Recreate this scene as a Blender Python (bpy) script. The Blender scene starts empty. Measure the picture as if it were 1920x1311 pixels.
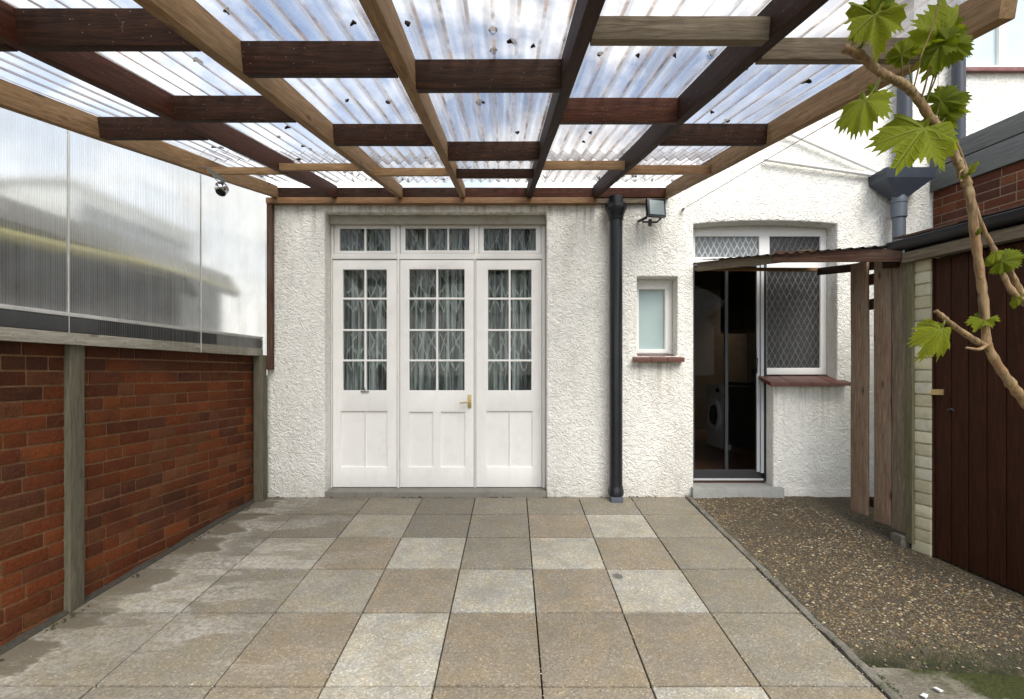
import bpy, bmesh, math, random
import numpy as np
from mathutils import Vector, Matrix, noise as mnoise

random.seed(7)
rng = np.random.default_rng(7)
SC = bpy.context.scene
COL = SC.collection
R = math.radians

# ------------------------------------------------------------------ camera, sky, sun, exposure
ZC = 1.062            # eye height above the paving at the house wall
F = 982.0             # focal length in pixels of the 1920 px wide photograph
CX, HY = 961.0, 700.0 # vanishing column and horizon row
cam_d = bpy.data.cameras.new("camera")
cam = bpy.data.objects.new("camera", cam_d)
COL.objects.link(cam)
cam.location = (0, 0, ZC)
cam.rotation_euler = (R(90), 0, 0)
cam_d.sensor_fit = 'HORIZONTAL'
cam_d.sensor_width = 36
cam_d.lens = F / 1920 * 36
cam_d.shift_x = (960 - CX) / 1920
cam_d.shift_y = (HY - 655.5) / 1920
cam_d.clip_start = 0.05
cam_d.clip_end = 3000
SC.camera = cam

SUN_EL, SUN_AZ = 50, 158      # azimuth: compass style, 180 = behind the camera
world = bpy.data.worlds.new("World")
SC.world = world
world.use_nodes = True
wn = world.node_tree
wn.nodes.clear()
w_out = wn.nodes.new("ShaderNodeOutputWorld")
w_bg = wn.nodes.new("ShaderNodeBackground")
w_sky = wn.nodes.new("ShaderNodeTexSky")
w_sky.sky_type = 'NISHITA'
w_sky.sun_disc = False
w_sky.sun_elevation = R(SUN_EL)
w_sky.sun_rotation = R(SUN_AZ)
w_sky.altitude = 50
w_tc = wn.nodes.new("ShaderNodeTexCoord")
w_map = wn.nodes.new("ShaderNodeMapping")
w_map.inputs['Scale'].default_value = (1.0, 1.0, 1.8)
w_map.inputs['Location'].default_value = (0.35, 0.1, 0.0)
w_noise = wn.nodes.new("ShaderNodeTexNoise")
w_noise.inputs['Scale'].default_value = 3.2
w_noise.inputs['Detail'].default_value = 7
w_noise.inputs['Roughness'].default_value = 0.55
w_noise.inputs['Distortion'].default_value = 0.3
w_ramp = wn.nodes.new("ShaderNodeValToRGB")
w_ramp.color_ramp.elements[0].position = 0.43
w_ramp.color_ramp.elements[1].position = 0.62
w_mix = wn.nodes.new("ShaderNodeMix")
w_mix.data_type = 'RGBA'
w_mix.inputs[7].default_value = (8.7, 8.55, 8.2, 1)
wn.links.new(w_tc.outputs['Generated'], w_map.inputs['Vector'])
wn.links.new(w_map.outputs['Vector'], w_noise.inputs['Vector'])
wn.links.new(w_noise.outputs['Fac'], w_ramp.inputs['Fac'])
w_sep = wn.nodes.new("ShaderNodeSeparateXYZ")
w_hor = wn.nodes.new("ShaderNodeMapRange")
w_hor.inputs['From Min'].default_value = 0.10
w_hor.inputs['From Max'].default_value = 0.46
w_hor.inputs['To Min'].default_value = 1.0
w_hor.inputs['To Max'].default_value = 0.0
w_max = wn.nodes.new("ShaderNodeMath")
w_max.operation = 'MAXIMUM'
wn.links.new(w_tc.outputs['Generated'], w_sep.inputs[0])
wn.links.new(w_sep.outputs['Z'], w_hor.inputs['Value'])
wn.links.new(w_hor.outputs[0], w_max.inputs[0])
wn.links.new(w_ramp.outputs['Color'], w_max.inputs[1])
wn.links.new(w_max.outputs[0], w_mix.inputs[0])
wn.links.new(w_sky.outputs['Color'], w_mix.inputs[6])
wn.links.new(w_mix.outputs[2], w_bg.inputs['Color'])
w_bg.inputs['Strength'].default_value = 0.115
wn.links.new(w_bg.outputs['Background'], w_out.inputs['Surface'])

sun_d = bpy.data.lights.new("sun", 'SUN')
sun_d.energy = 2.5
sun_d.angle = R(40)
sun_d.color = (1.0, 0.95, 0.86)
sun = bpy.data.objects.new("sun", sun_d)
COL.objects.link(sun)
_az = R(SUN_AZ)
_dir = Vector((math.sin(_az) * math.cos(R(SUN_EL)), math.cos(_az) * math.cos(R(SUN_EL)), math.sin(R(SUN_EL))))
sun.rotation_euler = _dir.to_track_quat('Z', 'Y').to_euler()

SC.view_settings.view_transform = 'Standard'
SC.view_settings.look = 'None'
SC.view_settings.exposure = 0.93
SC.view_settings.gamma = 1
SC.cycles.use_denoising = True
SC.cycles.max_bounces = 12
SC.cycles.transparent_max_bounces = 24
SC.cycles.transmission_bounces = 8
SC.cycles.sample_clamp_indirect = 6

# ------------------------------------------------------------------ helpers
WALL = 4.5
FRAME = 4.66
def P(px, py, d):
    return Vector(((px - CX) / F * d, d, ZC + (HY - py) / F * d))
def gz(y):
    return -0.0888 * (WALL - y)

WORLDM = {}
def put(o, parent=None, M=None):
    M = M if M is not None else Matrix.Identity(4)
    WORLDM[o.name] = M.copy()
    if parent is not None:
        o.parent = parent
        o.matrix_basis = WORLDM[parent.name].inverted() @ M
    else:
        o.matrix_basis = M
    return o

def tag(o, label=None, cat=None, group=None, kind=None):
    if label: o["label"] = label
    if cat: o["category"] = cat
    if group: o["group"] = group
    if kind: o["kind"] = kind
    return o

def thing(name, loc, label, cat, group=None):
    o = bpy.data.objects.new(name, None)
    COL.objects.link(o)
    put(o, None, Matrix.Translation(Vector(loc)))
    return tag(o, label, cat, group)

def link(name, bm, mat, parent=None, M=None, smooth=False, recalc=True):
    if recalc:
        bmesh.ops.recalc_face_normals(bm, faces=bm.faces)
    me = bpy.data.meshes.new(name)
    bm.to_mesh(me)
    bm.free()
    if smooth:
        me.polygons.foreach_set("use_smooth", [True] * len(me.polygons))
    try: me.set_sharp_from_angle(angle=R(38))
    except AttributeError: pass
    o = bpy.data.objects.new(name, me)
    COL.objects.link(o)
    if mat is not None:
        for m in (mat if isinstance(mat, (list, tuple)) else [mat]):
            me.materials.append(m)
    put(o, parent, M)
    return o

def add_box(bm, x0, x1, y0, y1, z0, z1, bevel=0.0, M=None, mi=0):
    vs = [bm.verts.new((x, y, z)) for x in (x0, x1) for y in (y0, y1) for z in (z0, z1)]
    idx = [(0, 1, 3, 2), (4, 6, 7, 5), (0, 4, 5, 1), (2, 3, 7, 6), (0, 2, 6, 4), (1, 5, 7, 3)]
    fs = [bm.faces.new([vs[i] for i in q]) for q in idx]
    for f in fs: f.material_index = mi
    if bevel > 0:
        es = list({e for f in fs for e in f.edges})
        r = bmesh.ops.bevel(bm, geom=es, offset=bevel, segments=2, profile=0.7, affect='EDGES', clamp_overlap=True)
        vs = list({v for f in r['faces'] for v in f.verts} | {v for v in vs if v.is_valid})
        for f in r['faces']: f.material_index = mi
    if M is not None:
        bmesh.ops.transform(bm, matrix=M, verts=vs)
    return vs

def box(name, x0, x1, y0, y1, z0, z1, mat, parent=None, bevel=0.003, M=None):
    bm = bmesh.new()
    add_box(bm, x0, x1, y0, y1, z0, z1, bevel)
    return link(name, bm, mat, parent, M)

def board(name, p0, p1, w, h, mat, parent=None, up=(0, 0, 1), bevel=0.003, wob=0.0):
    """a plank from p0 to p1 (centre line of its section); local X runs along the grain"""
    p0, p1 = Vector(p0), Vector(p1)
    X = (p1 - p0); L = X.length; X.normalize()
    U = Vector(up); Y = U.cross(X).normalized(); Z = X.cross(Y)
    M = Matrix((X, Y, Z)).transposed().to_4x4(); M.translation = p0
    bm = bmesh.new()
    n = max(1, int(L / 0.12)) if wob else 1
    add_box(bm, 0, L, -w / 2, w / 2, -h / 2, h / 2, bevel)
    if wob:
        for k in range(1, n):
            g = list(bm.verts) + list(bm.edges) + list(bm.faces)
            bmesh.ops.bisect_plane(bm, geom=g, plane_co=(L * k / n, 0, 0), plane_no=(1, 0, 0))
        sd = random.uniform(0, 50)
        for v in bm.verts:
            q = mnoise.noise_vector(Vector((v.co.x * 1.7 + sd, sd, 0.3)))
            v.co.y += q.y * wob; v.co.z += q.z * wob
    return link(name, bm, mat, parent, M)

def tube_bm(bm, pts, radii, n=12, cap=True):
    pts = [Vector(p) for p in pts]
    if not isinstance(radii, (list, tuple)): radii = [radii] * len(pts)
    rings = []
    up = Vector((0.13, 0.27, 0.95))
    for i, p in enumerate(pts):
        t = (pts[min(i + 1, len(pts) - 1)] - pts[max(i - 1, 0)]).normalized()
        if abs(t.dot(up)) > 0.95: up = Vector((1, 0.1, 0))
        a = t.cross(up).normalized(); b = t.cross(a).normalized()
        rings.append([bm.verts.new(p + (a * math.cos(2 * math.pi * k / n) + b * math.sin(2 * math.pi * k / n)) * radii[i]) for k in range(n)])
    for i in range(len(rings) - 1):
        for k in range(n):
            f = bm.faces.new((rings[i][k], rings[i][(k + 1) % n], rings[i + 1][(k + 1) % n], rings[i + 1][k]))
            f.smooth = True
    if cap:
        bm.faces.new(rings[0]); bm.faces.new(rings[-1])

def tube(name, pts, radii, mat, parent=None, n=12):
    bm = bmesh.new()
    tube_bm(bm, pts, radii, n)
    return link(name, bm, mat, parent)

def smooth_path(pts, k=6):
    """Catmull-Rom through the points (tuples of any length)"""
    out = []
    n = len(pts)
    for i in range(n - 1):
        p0, p1, p2, p3 = (np.array(pts[max(i - 1, 0)]), np.array(pts[i]), np.array(pts[i + 1]), np.array(pts[min(i + 2, n - 1)]))
        for j in range(k):
            t = j / k
            out.append(0.5 * (2 * p1 + (p2 - p0) * t + (2 * p0 - 5 * p1 + 4 * p2 - p3) * t * t + (3 * p1 - p0 - 3 * p2 + p3) * t ** 3))
    out.append(np.array(pts[-1], dtype=float))
    return out

def lathe_bm(bm, prof, c, n=28, M=None):
    rings = []
    for r, z in prof:
        rings.append([bm.verts.new((c[0] + r * math.cos(2 * math.pi * k / n), c[1] + r * math.sin(2 * math.pi * k / n), z)) for k in range(n)])
    for i in range(len(rings) - 1):
        for k in range(n):
            f = bm.faces.new((rings[i][k], rings[i][(k + 1) % n], rings[i + 1][(k + 1) % n], rings[i + 1][k]))
            f.smooth = True
    bm.faces.new(rings[0]); bm.faces.new(rings[-1])
    if M is not None:
        bmesh.ops.transform(bm, matrix=M, verts=[v for r in rings for v in r])

def holed(x0, x1, z0, z1, holes, y0, y1, bevel=0.0, extra_x=(), extra_z=(), seg=2, solid_fn=None):
    """upright slab (front face y0, back y1) with rectangular openings"""
    xs = sorted({x0, x1, *[h[0] for h in holes], *[h[1] for h in holes], *extra_x})
    zs = sorted({z0, z1, *[h[2] for h in holes], *[h[3] for h in holes], *extra_z})
    xs = [x for x in xs if x0 - 1e-6 <= x <= x1 + 1e-6]; zs = [z for z in zs if z0 - 1e-6 <= z <= z1 + 1e-6]
    bm = bmesh.new(); V = {}
    def v(i, k, b):
        if (i, k, b) not in V: V[(i, k, b)] = bm.verts.new((xs[i], y1 if b else y0, zs[k]))
        return V[(i, k, b)]
    def solid(i, k):
        if not (0 <= i < len(xs) - 1 and 0 <= k < len(zs) - 1): return False
        cx, cz = (xs[i] + xs[i + 1]) / 2, (zs[k] + zs[k + 1]) / 2
        if solid_fn and not solid_fn(cx, cz): return False
        return not any(h[0] < cx < h[1] and h[2] < cz < h[3] for h in holes)
    for i in range(len(xs) - 1):
        for k in range(len(zs) - 1):
            if not solid(i, k): continue
            bm.faces.new((v(i, k, 0), v(i + 1, k, 0), v(i + 1, k + 1, 0), v(i, k + 1, 0)))
            bm.faces.new((v(i, k, 1), v(i, k + 1, 1), v(i + 1, k + 1, 1), v(i + 1, k, 1)))
            if not solid(i - 1, k): bm.faces.new((v(i, k, 0), v(i, k + 1, 0), v(i, k + 1, 1), v(i, k, 1)))
            if not solid(i + 1, k): bm.faces.new((v(i + 1, k, 0), v(i + 1, k, 1), v(i + 1, k + 1, 1), v(i + 1, k + 1, 0)))
            if not solid(i, k - 1): bm.faces.new((v(i, k, 0), v(i, k, 1), v(i + 1, k, 1), v(i + 1, k, 0)))
            if not solid(i, k + 1): bm.faces.new((v(i, k + 1, 0), v(i + 1, k + 1, 0), v(i + 1, k + 1, 1), v(i, k + 1, 1)))
    bm.normal_update()
    if bevel:
        es = [e for e in bm.edges if len(e.link_faces) == 2 and e.calc_face_angle(0) > 0.6]
        bmesh.ops.bevel(bm, geom=es, offset=bevel, segments=seg, profile=0.6, affect='EDGES', clamp_overlap=True)
    return bm

def tinted(bm, faces, col, layer):
    for f in faces:
        for l in f.loops: l[layer] = (col[0], col[1], col[2], 1)

# ------------------------------------------------------------------ materials
def nd(nt, t, ins=None, **kw):
    n = nt.nodes.new(t)
    for k, v in kw.items(): setattr(n, k, v)
    for k, v in (ins or {}).items():
        if isinstance(v, bpy.types.NodeSocket): nt.links.new(v, n.inputs[k])
        else: n.inputs[k].default_value = v
    return n
def newmat(name):
    m = bpy.data.materials.new(name); m.use_nodes = True
    nt = m.node_tree; nt.nodes.clear()
    out = nt.nodes.new("ShaderNodeOutputMaterial")
    return m, nt, out
def c4(c): return (c[0], c[1], c[2], 1)
def coords(nt, scale=(1, 1, 1), loc=(0, 0, 0), rnd=0.0):
    tc = nd(nt, "ShaderNodeTexCoord")
    src = tc.outputs['Object']
    if rnd:
        oi = nd(nt, "ShaderNodeObjectInfo")
        mul = nd(nt, "ShaderNodeMath", {0: oi.outputs['Random'], 1: rnd}, operation='MULTIPLY')
        src = nd(nt, "ShaderNodeVectorMath", {0: src, 1: mul.outputs[0]}, operation='ADD').outputs[0]
    return nd(nt, "ShaderNodeMapping", {'Vector': src, 'Scale': scale, 'Location': loc}).outputs[0]
def noi(nt, vec, scale, detail=3, rough=0.5, dist=0.0):
    return nd(nt, "ShaderNodeTexNoise", {'Vector': vec, 'Scale': scale, 'Detail': detail, 'Roughness': rough, 'Distortion': dist}).outputs['Fac']
def ramp(nt, fac, stops, interp='LINEAR'):
    n = nd(nt, "ShaderNodeValToRGB", {'Fac': fac})
    n.color_ramp.interpolation = interp
    els = n.color_ramp.elements
    while len(els) < len(stops): els.new(0.5)
    for e, (p, c) in zip(els, stops):
        e.position = p
        e.color = (c, c, c, 1) if isinstance(c, (int, float)) else c4(c)
    return n.outputs['Color']
def mix(nt, f, a, b, blend='MIX'):
    n = nd(nt, "ShaderNodeMix", data_type='RGBA', blend_type=blend)
    for k, v in ((0, f), (6, a), (7, b)):
        if isinstance(v, bpy.types.NodeSocket): nt.links.new(v, n.inputs[k])
        else: n.inputs[k].default_value = v if (k == 0 or len(v) == 4) else c4(v)
    return n.outputs[2]
def mth(nt, op, a, b=None, clamp=False):
    n = nd(nt, "ShaderNodeMath", operation=op, use_clamp=clamp)
    for k, v in ((0, a), (1, b)):
        if v is None: continue
        if isinstance(v, bpy.types.NodeSocket): nt.links.new(v, n.inputs[k])
        else: n.inputs[k].default_value = v
    return n.outputs[0]
def bump(nt, h, strength=0.5, dist=0.01, nrm=None):
    i = {'Height': h, 'Strength': strength, 'Distance': dist}
    if nrm is not None: i['Normal'] = nrm
    return nd(nt, "ShaderNodeBump", i).outputs[0]
def pbsdf(nt, out, col, rough=0.6, nrm=None, spec=0.4, metal=0.0, **kw):
    i = {'Base Color': col if isinstance(col, bpy.types.NodeSocket) else c4(col), 'Roughness': rough, 'Metallic': metal, 'Specular IOR Level': spec}
    i.update(kw)
    if nrm is not None: i['Normal'] = nrm
    n = nd(nt, "ShaderNodeBsdfPrincipled", i)
    nt.links.new(n.outputs[0], out.inputs[0])
    return n
def xyz(nt, vec):
    s = nd(nt, "ShaderNodeSeparateXYZ", {0: vec}); return s.outputs

def m_wood(name, c1, c2, c3, rough=0.65, weather=0.35, wcol=(0.3, 0.28, 0.25), grain=1.0, knots=0.0, scuff=0.0, spec=0.3, vertical=False):
    m, nt, out = newmat(name)
    v = coords(nt, (1, 1, 1), rnd=37.0)
    vg = nd(nt, "ShaderNodeMapping", {'Vector': v, 'Scale': (22, 22, 1.6) if vertical else (1.6, 22, 22)}).outputs[0]
    vb = nd(nt, "ShaderNodeMapping", {'Vector': v, 'Scale': (4, 4, 1.0) if vertical else (1.0, 4, 4)}).outputs[0]
    g = noi(nt, vg, 4.0, 5, 0.6, 0.6)
    g2 = noi(nt, vg, 14.0, 3, 0.6)
    b = noi(nt, vb, 2.2, 4, 0.6)
    col = ramp(nt, g, [(0.3, c1), (0.52, c2), (0.72, c3)])
    col = mix(nt, mth(nt, 'MULTIPLY', ramp(nt, b, [(0.45, 0.0), (0.75, 1.0)]), weather), col, wcol)
    dk = ramp(nt, g2, [(0.3, 0.62), (0.55, 1.0)])
    col = mix(nt, 0.75 * grain, col, dk, 'MULTIPLY')
    if knots:
        vk = nd(nt, "ShaderNodeMapping", {'Vector': v, 'Scale': (3.0, 8, 8)}).outputs[0]
        vo = nd(nt, "ShaderNodeTexVoronoi", {'Vector': vk, 'Scale': 1.3}).outputs['Distance']
        col = mix(nt, ramp(nt, vo, [(0.06, knots), (0.17, 0.0)]), col, (c1[0] * .35, c1[1] * .3, c1[2] * .3))
    if scuff:
        vs = nd(nt, "ShaderNodeMapping", {'Vector': v, 'Scale': (9, 5, 5), 'Rotation': (0.2, 0.3, 0.4)}).outputs[0]
        s = noi(nt, vs, 4, 6, 0.72, 1.2)
        col = mix(nt, mth(nt, 'MULTIPLY', ramp(nt, s, [(0.66, 0.0), (0.74, 1.0)]), scuff), col, (0.33, 0.28, 0.22))
        sp = nd(nt, "ShaderNodeTexVoronoi", {'Vector': v, 'Scale': 55.0}).outputs['Distance']
        col = mix(nt, ramp(nt, sp, [(0.06, 0.5), (0.1, 0.0)]), col, (0.4, 0.36, 0.32) if c3[0] < 0.13 else (0.06, 0.04, 0.025))
    h = mth(nt, 'ADD', g, mth(nt, 'MULTIPLY', g2, 0.6))
    pbsdf(nt, out, col, rough, bump(nt, h, 0.35 * grain, 0.004), spec)
    return m

M_DARK = m_wood("dark_stained_timber", (0.017, 0.007, 0.004), (0.032, 0.013, 0.007), (0.058, 0.024, 0.013), 0.65, 0.3, (0.05, 0.034, 0.026), scuff=0.5, spec=0.15)
M_DARKRED = m_wood("red_stained_timber", (0.035, 0.0105, 0.006), (0.062, 0.02, 0.010), (0.095, 0.032, 0.015), 0.6, 0.3, (0.06, 0.036, 0.026), scuff=0.4, spec=0.15)
M_LIGHT = m_wood("treated_timber", (0.17, 0.095, 0.042), (0.27, 0.162, 0.076), (0.36, 0.235, 0.122), 0.75, 0.5, (0.22, 0.155, 0.095), knots=0.8, scuff=0.1)
M_ORANGE = m_wood("orange_timber", (0.15, 0.075, 0.033), (0.235, 0.125, 0.056), (0.30, 0.175, 0.085), 0.6, 0.35, (0.16, 0.11, 0.07), knots=0.8, scuff=0.1)
M_GREYW = m_wood("weathered_timber", (0.11, 0.083, 0.056), (0.17, 0.135, 0.096), (0.25, 0.20, 0.145), 0.8, 0.5, (0.15, 0.125, 0.088), knots=0.4, scuff=0.1, spec=0.15)
M_POST = m_wood("mossy_post_timber", (0.085, 0.075, 0.05), (0.125, 0.113, 0.08), (0.17, 0.155, 0.115), 0.85, 0.5, (0.085, 0.082, 0.05), grain=0.7, knots=0.5, scuff=0.2, spec=0.15)
M_PINKW = m_wood("bare_fence_board", (0.13, 0.085, 0.055), (0.23, 0.155, 0.105), (0.33, 0.24, 0.17), 0.75, 0.65, (0.24, 0.205, 0.16), knots=0.9, scuff=0.1, spec=0.2)
M_CANB = m_wood("canopy_board", (0.05, 0.026, 0.018), (0.095, 0.05, 0.034), (0.15, 0.085, 0.06), 0.75, 0.55, (0.13, 0.105, 0.085), spec=0.15)
M_GREENW = m_wood("green_fence_post", (0.10, 0.09, 0.055), (0.16, 0.145, 0.09), (0.21, 0.19, 0.12), 0.8, 0.6, (0.13, 0.135, 0.05), knots=0.5, scuff=0.1, spec=0.2)
M_FASCIA = m_wood("grey_fascia_board", (0.085, 0.09, 0.09), (0.12, 0.126, 0.126), (0.155, 0.16, 0.158), 0.75, 0.4, (0.18, 0.18, 0.175), grain=0.6, scuff=0.3, spec=0.2)
M_SHEDDOOR = m_wood("brown_shed_paint", (0.024, 0.009, 0.0045), (0.038, 0.0135, 0.0065), (0.058, 0.021, 0.010), 0.6, 0.3, (0.035, 0.016, 0.010), grain=0.8, scuff=0.0, spec=0.12, vertical=True)
M_STRIP = m_wood("grey_batten", (0.27, 0.25, 0.21), (0.38, 0.355, 0.30), (0.48, 0.455, 0.39), 0.8, 0.4, (0.2, 0.19, 0.16), knots=0.6, scuff=0.1, spec=0.15)

def m_render(name, base=(0.80, 0.79, 0.745), dirt=(0.34, 0.31, 0.26), worm=1.0):
    """white painted roughcast trowelled in short curling strokes"""
    m, nt, out = newmat(name)
    v = coords(nt)
    wob = nd(nt, "ShaderNodeTexNoise", {'Vector': v, 'Scale': 9.0, 'Detail': 2.0}).outputs['Color']
    vw = nd(nt, "ShaderNodeVectorMath", {0: v, 1: nd(nt, "ShaderNodeVectorMath", {0: wob, 'Scale': 0.06}, operation='SCALE').outputs[0]}, operation='ADD').outputs[0]
    def strokes(sc, w, off):
        n = noi(nt, nd(nt, "ShaderNodeMapping", {'Vector': vw, 'Location': (off, off * .7, off * .3)}).outputs[0], sc, 1.0, 0.4, 0.7)
        return mth(nt, 'SUBTRACT', 1.0, mth(nt, 'MULTIPLY', mth(nt, 'ABSOLUTE', mth(nt, 'SUBTRACT', n, 0.5)), w), True)
    s1 = strokes(19, 9, 0.0); s2 = strokes(29, 9, 3.1); s3 = strokes(15, 12, 7.7)
    gate = noi(nt, v, 30, 2, 0.5)
    gate = ramp(nt, gate, [(0.40, 0.15), (0.58, 1.0)])
    h = mth(nt, 'MAXIMUM', mth(nt, 'MULTIPLY', s1, gate), mth(nt, 'MULTIPLY', s2, 0.75))
    h = mth(nt, 'MAXIMUM', h, mth(nt, 'MULTIPLY', s3, 0.9))
    fine = noi(nt, v, 150, 3, 0.6)
    hh = mth(nt, 'ADD', h, mth(nt, 'MULTIPLY', fine, 0.35))
    hh = mth(nt, 'ADD', hh, mth(nt, 'MULTIPLY', noi(nt, v, 6, 3), 0.8))
    # groove shading painted into the colour, sparse dark specks, long streaks below
    col = mix(nt, ramp(nt, h, [(0.0, 0.30), (0.35, 0.0)]), base, (base[0] * .72, base[1] * .71, base[2] * .68))
    big = noi(nt, nd(nt, "ShaderNodeMapping", {'Vector': v, 'Scale': (2.2, 2.2, 0.7)}).outputs[0], 1.6, 5, 0.62)
    col = mix(nt, ramp(nt, big, [(0.52, 0.0), (0.82, 0.42)]), col, dirt)
    sp = nd(nt, "ShaderNodeTexVoronoi", {'Vector': v, 'Scale': 24.0, 'Randomness': 1.0}).outputs['Distance']
    spm = mth(nt, 'MULTIPLY', ramp(nt, sp, [(0.07, 1.0), (0.12, 0.0)]), ramp(nt, noi(nt, v, 5, 2), [(0.48, 0.0), (0.62, 0.9)]))
    col = mix(nt, spm, col, (0.16, 0.14, 0.12))
    z = xyz(nt, v)[2]
    low = nd(nt, "ShaderNodeMapRange", {'Value': z, 'From Min': -0.02, 'From Max': 0.28, 'To Min': 0.55, 'To Max': 0.0}).outputs[0]
    low = mth(nt, 'MULTIPLY', low, noi(nt, v, 7, 4, 0.6))
    col = mix(nt, low, col, (0.30, 0.27, 0.21))
    # rust and soot runs below the eaves strip and below the sills, splash marks at the foot
    x_ = xyz(nt, v)[0]
    run = noi(nt, nd(nt, "ShaderNodeMapping", {'Vector': v, 'Scale': (16, 16, 0.8)}).outputs[0], 1.4, 4, 0.6)
    run = ramp(nt, run, [(0.46, 0.0), (0.66, 1.0)])
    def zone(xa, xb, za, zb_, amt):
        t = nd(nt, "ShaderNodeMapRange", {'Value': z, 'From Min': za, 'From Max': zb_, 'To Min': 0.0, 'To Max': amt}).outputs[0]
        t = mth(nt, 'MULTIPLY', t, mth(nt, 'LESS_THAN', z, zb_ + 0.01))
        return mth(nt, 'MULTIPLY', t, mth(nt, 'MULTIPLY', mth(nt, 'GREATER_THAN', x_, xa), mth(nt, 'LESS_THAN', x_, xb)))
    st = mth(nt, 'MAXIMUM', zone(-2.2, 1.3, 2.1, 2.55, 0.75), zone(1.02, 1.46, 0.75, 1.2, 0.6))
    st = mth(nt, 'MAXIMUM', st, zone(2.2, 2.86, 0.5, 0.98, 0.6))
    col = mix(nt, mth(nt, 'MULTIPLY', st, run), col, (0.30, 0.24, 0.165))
    pbsdf(nt, out, col, 0.75, bump(nt, hh, 0.8 * worm, 0.0075), 0.25)
    return m
M_RENDER = m_render("white_roughcast")

def m_paint(name, base, rough=0.35, grime=0.25, gcol=(0.42, 0.38, 0.31), bumpy=0.05):
    m, nt, out = newmat(name)
    v = coords(nt, rnd=11.0)
    n = noi(nt, v, 9, 5, 0.65)
    st = noi(nt, nd(nt, "ShaderNodeMapping", {'Vector': v, 'Scale': (14, 14, 1.2)}).outputs[0], 3, 4, 0.6)
    col = mix(nt, mth(nt, 'MULTIPLY', ramp(nt, n, [(0.5, 0.0), (0.78, 1.0)]), grime), c4(base), c4(gcol))
    col = mix(nt, mth(nt, 'MULTIPLY', ramp(nt, st, [(0.55, 0.0), (0.8, 1.0)]), grime * 0.6), col, c4(gcol))
    sp = nd(nt, "ShaderNodeTexVoronoi", {'Vector': v, 'Scale': 13.0}).outputs['Distance']
    col = mix(nt, ramp(nt, sp, [(0.025, grime * 2), (0.05, 0.0)]), col, (0.2, 0.16, 0.12, 1))
    pbsdf(nt, out, col, rough, bump(nt, mth(nt, 'ADD', n, st), bumpy, 0.01), 0.45)
    return m
M_WHITE = m_paint("old_white_gloss", (0.80, 0.795, 0.775), 0.38, 0.16)
M_UPVC = m_paint("white_plastic_frame", (0.80, 0.80, 0.79), 0.3, 0.12)
M_BLACK = m_paint("black_gloss_iron", (0.012, 0.013, 0.016), 0.3, 0.12, (0.08, 0.08, 0.085), 0.08)
M_BLUEGREY = m_paint("grey_plastic_pipe", (0.075, 0.09, 0.115), 0.4, 0.2, (0.16, 0.17, 0.18))
M_DKPIPE = m_paint("dark_blue_pipe", (0.028, 0.035, 0.05), 0.4, 0.15, (0.1, 0.1, 0.11))
M_STEP = m_paint("grey_concrete_step", (0.30, 0.305, 0.295), 0.75, 0.6, (0.16, 0.15, 0.12), 0.3)
M_THRESH = m_paint("worn_concrete_threshold", (0.19, 0.18, 0.155), 0.8, 0.7, (0.09, 0.085, 0.07), 0.4)
M_LINTEL = m_paint('stained_lintel', (0.40, 0.375, 0.32), 0.8, 0.7, (0.2, 0.18, 0.145), 0.4)
M_SILL = m_paint("brown_tile_sill", (0.115, 0.045, 0.033), 0.4, 0.4, (0.06, 0.05, 0.045), 0.2)
M_REDSILL = m_paint("red_painted_sill", (0.16, 0.045, 0.045), 0.4, 0.4, (0.3, 0.25, 0.22), 0.2)
M_ALU = m_paint("silver_frame", (0.45, 0.46, 0.48), 0.35, 0.15, (0.2, 0.2, 0.2))
M_DKALU = m_paint("dark_frame", (0.03, 0.031, 0.034), 0.35, 0.1, (0.08, 0.08, 0.08))
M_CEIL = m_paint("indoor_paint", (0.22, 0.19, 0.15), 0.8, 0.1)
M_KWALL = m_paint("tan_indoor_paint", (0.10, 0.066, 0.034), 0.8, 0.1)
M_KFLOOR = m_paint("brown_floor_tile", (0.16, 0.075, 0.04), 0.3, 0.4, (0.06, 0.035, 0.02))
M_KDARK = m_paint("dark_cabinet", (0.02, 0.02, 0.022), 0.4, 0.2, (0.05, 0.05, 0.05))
M_APPL = m_paint("white_appliance", (0.85, 0.85, 0.86), 0.25, 0.03)
M_RUBBER = m_paint("dark_glass_door", (0.012, 0.012, 0.014), 0.15, 0.0)
M_LEAD = m_paint("pale_metal_cap", (0.55, 0.55, 0.54), 0.55, 0.5, (0.25, 0.24, 0.22), 0.2)
M_DKRAIL = m_paint("dark_grey_rail", (0.05, 0.052, 0.055), 0.7, 0.3, (0.11, 0.11, 0.105), 0.2)

def m_metal(name, col, rough):
    m, nt, out = newmat(name)
    v = coords(nt)
    n = noi(nt, v, 40, 3)
    pbsdf(nt, out, mix(nt, ramp(nt, n, [(0.5, 0.0), (0.8, 0.4)]), c4(col), (col[0] * .5, col[1] * .45, col[2] * .4, 1)), rough, None, 0.5, 1.0)
    return m
M_BRASS = m_metal("worn_brass", (0.55, 0.42, 0.2), 0.35)
M_CHROME = m_metal("chrome", (0.8, 0.8, 0.82), 0.12)
M_STEEL = m_metal("galvanised_steel", (0.4, 0.4, 0.4), 0.45)

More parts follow.
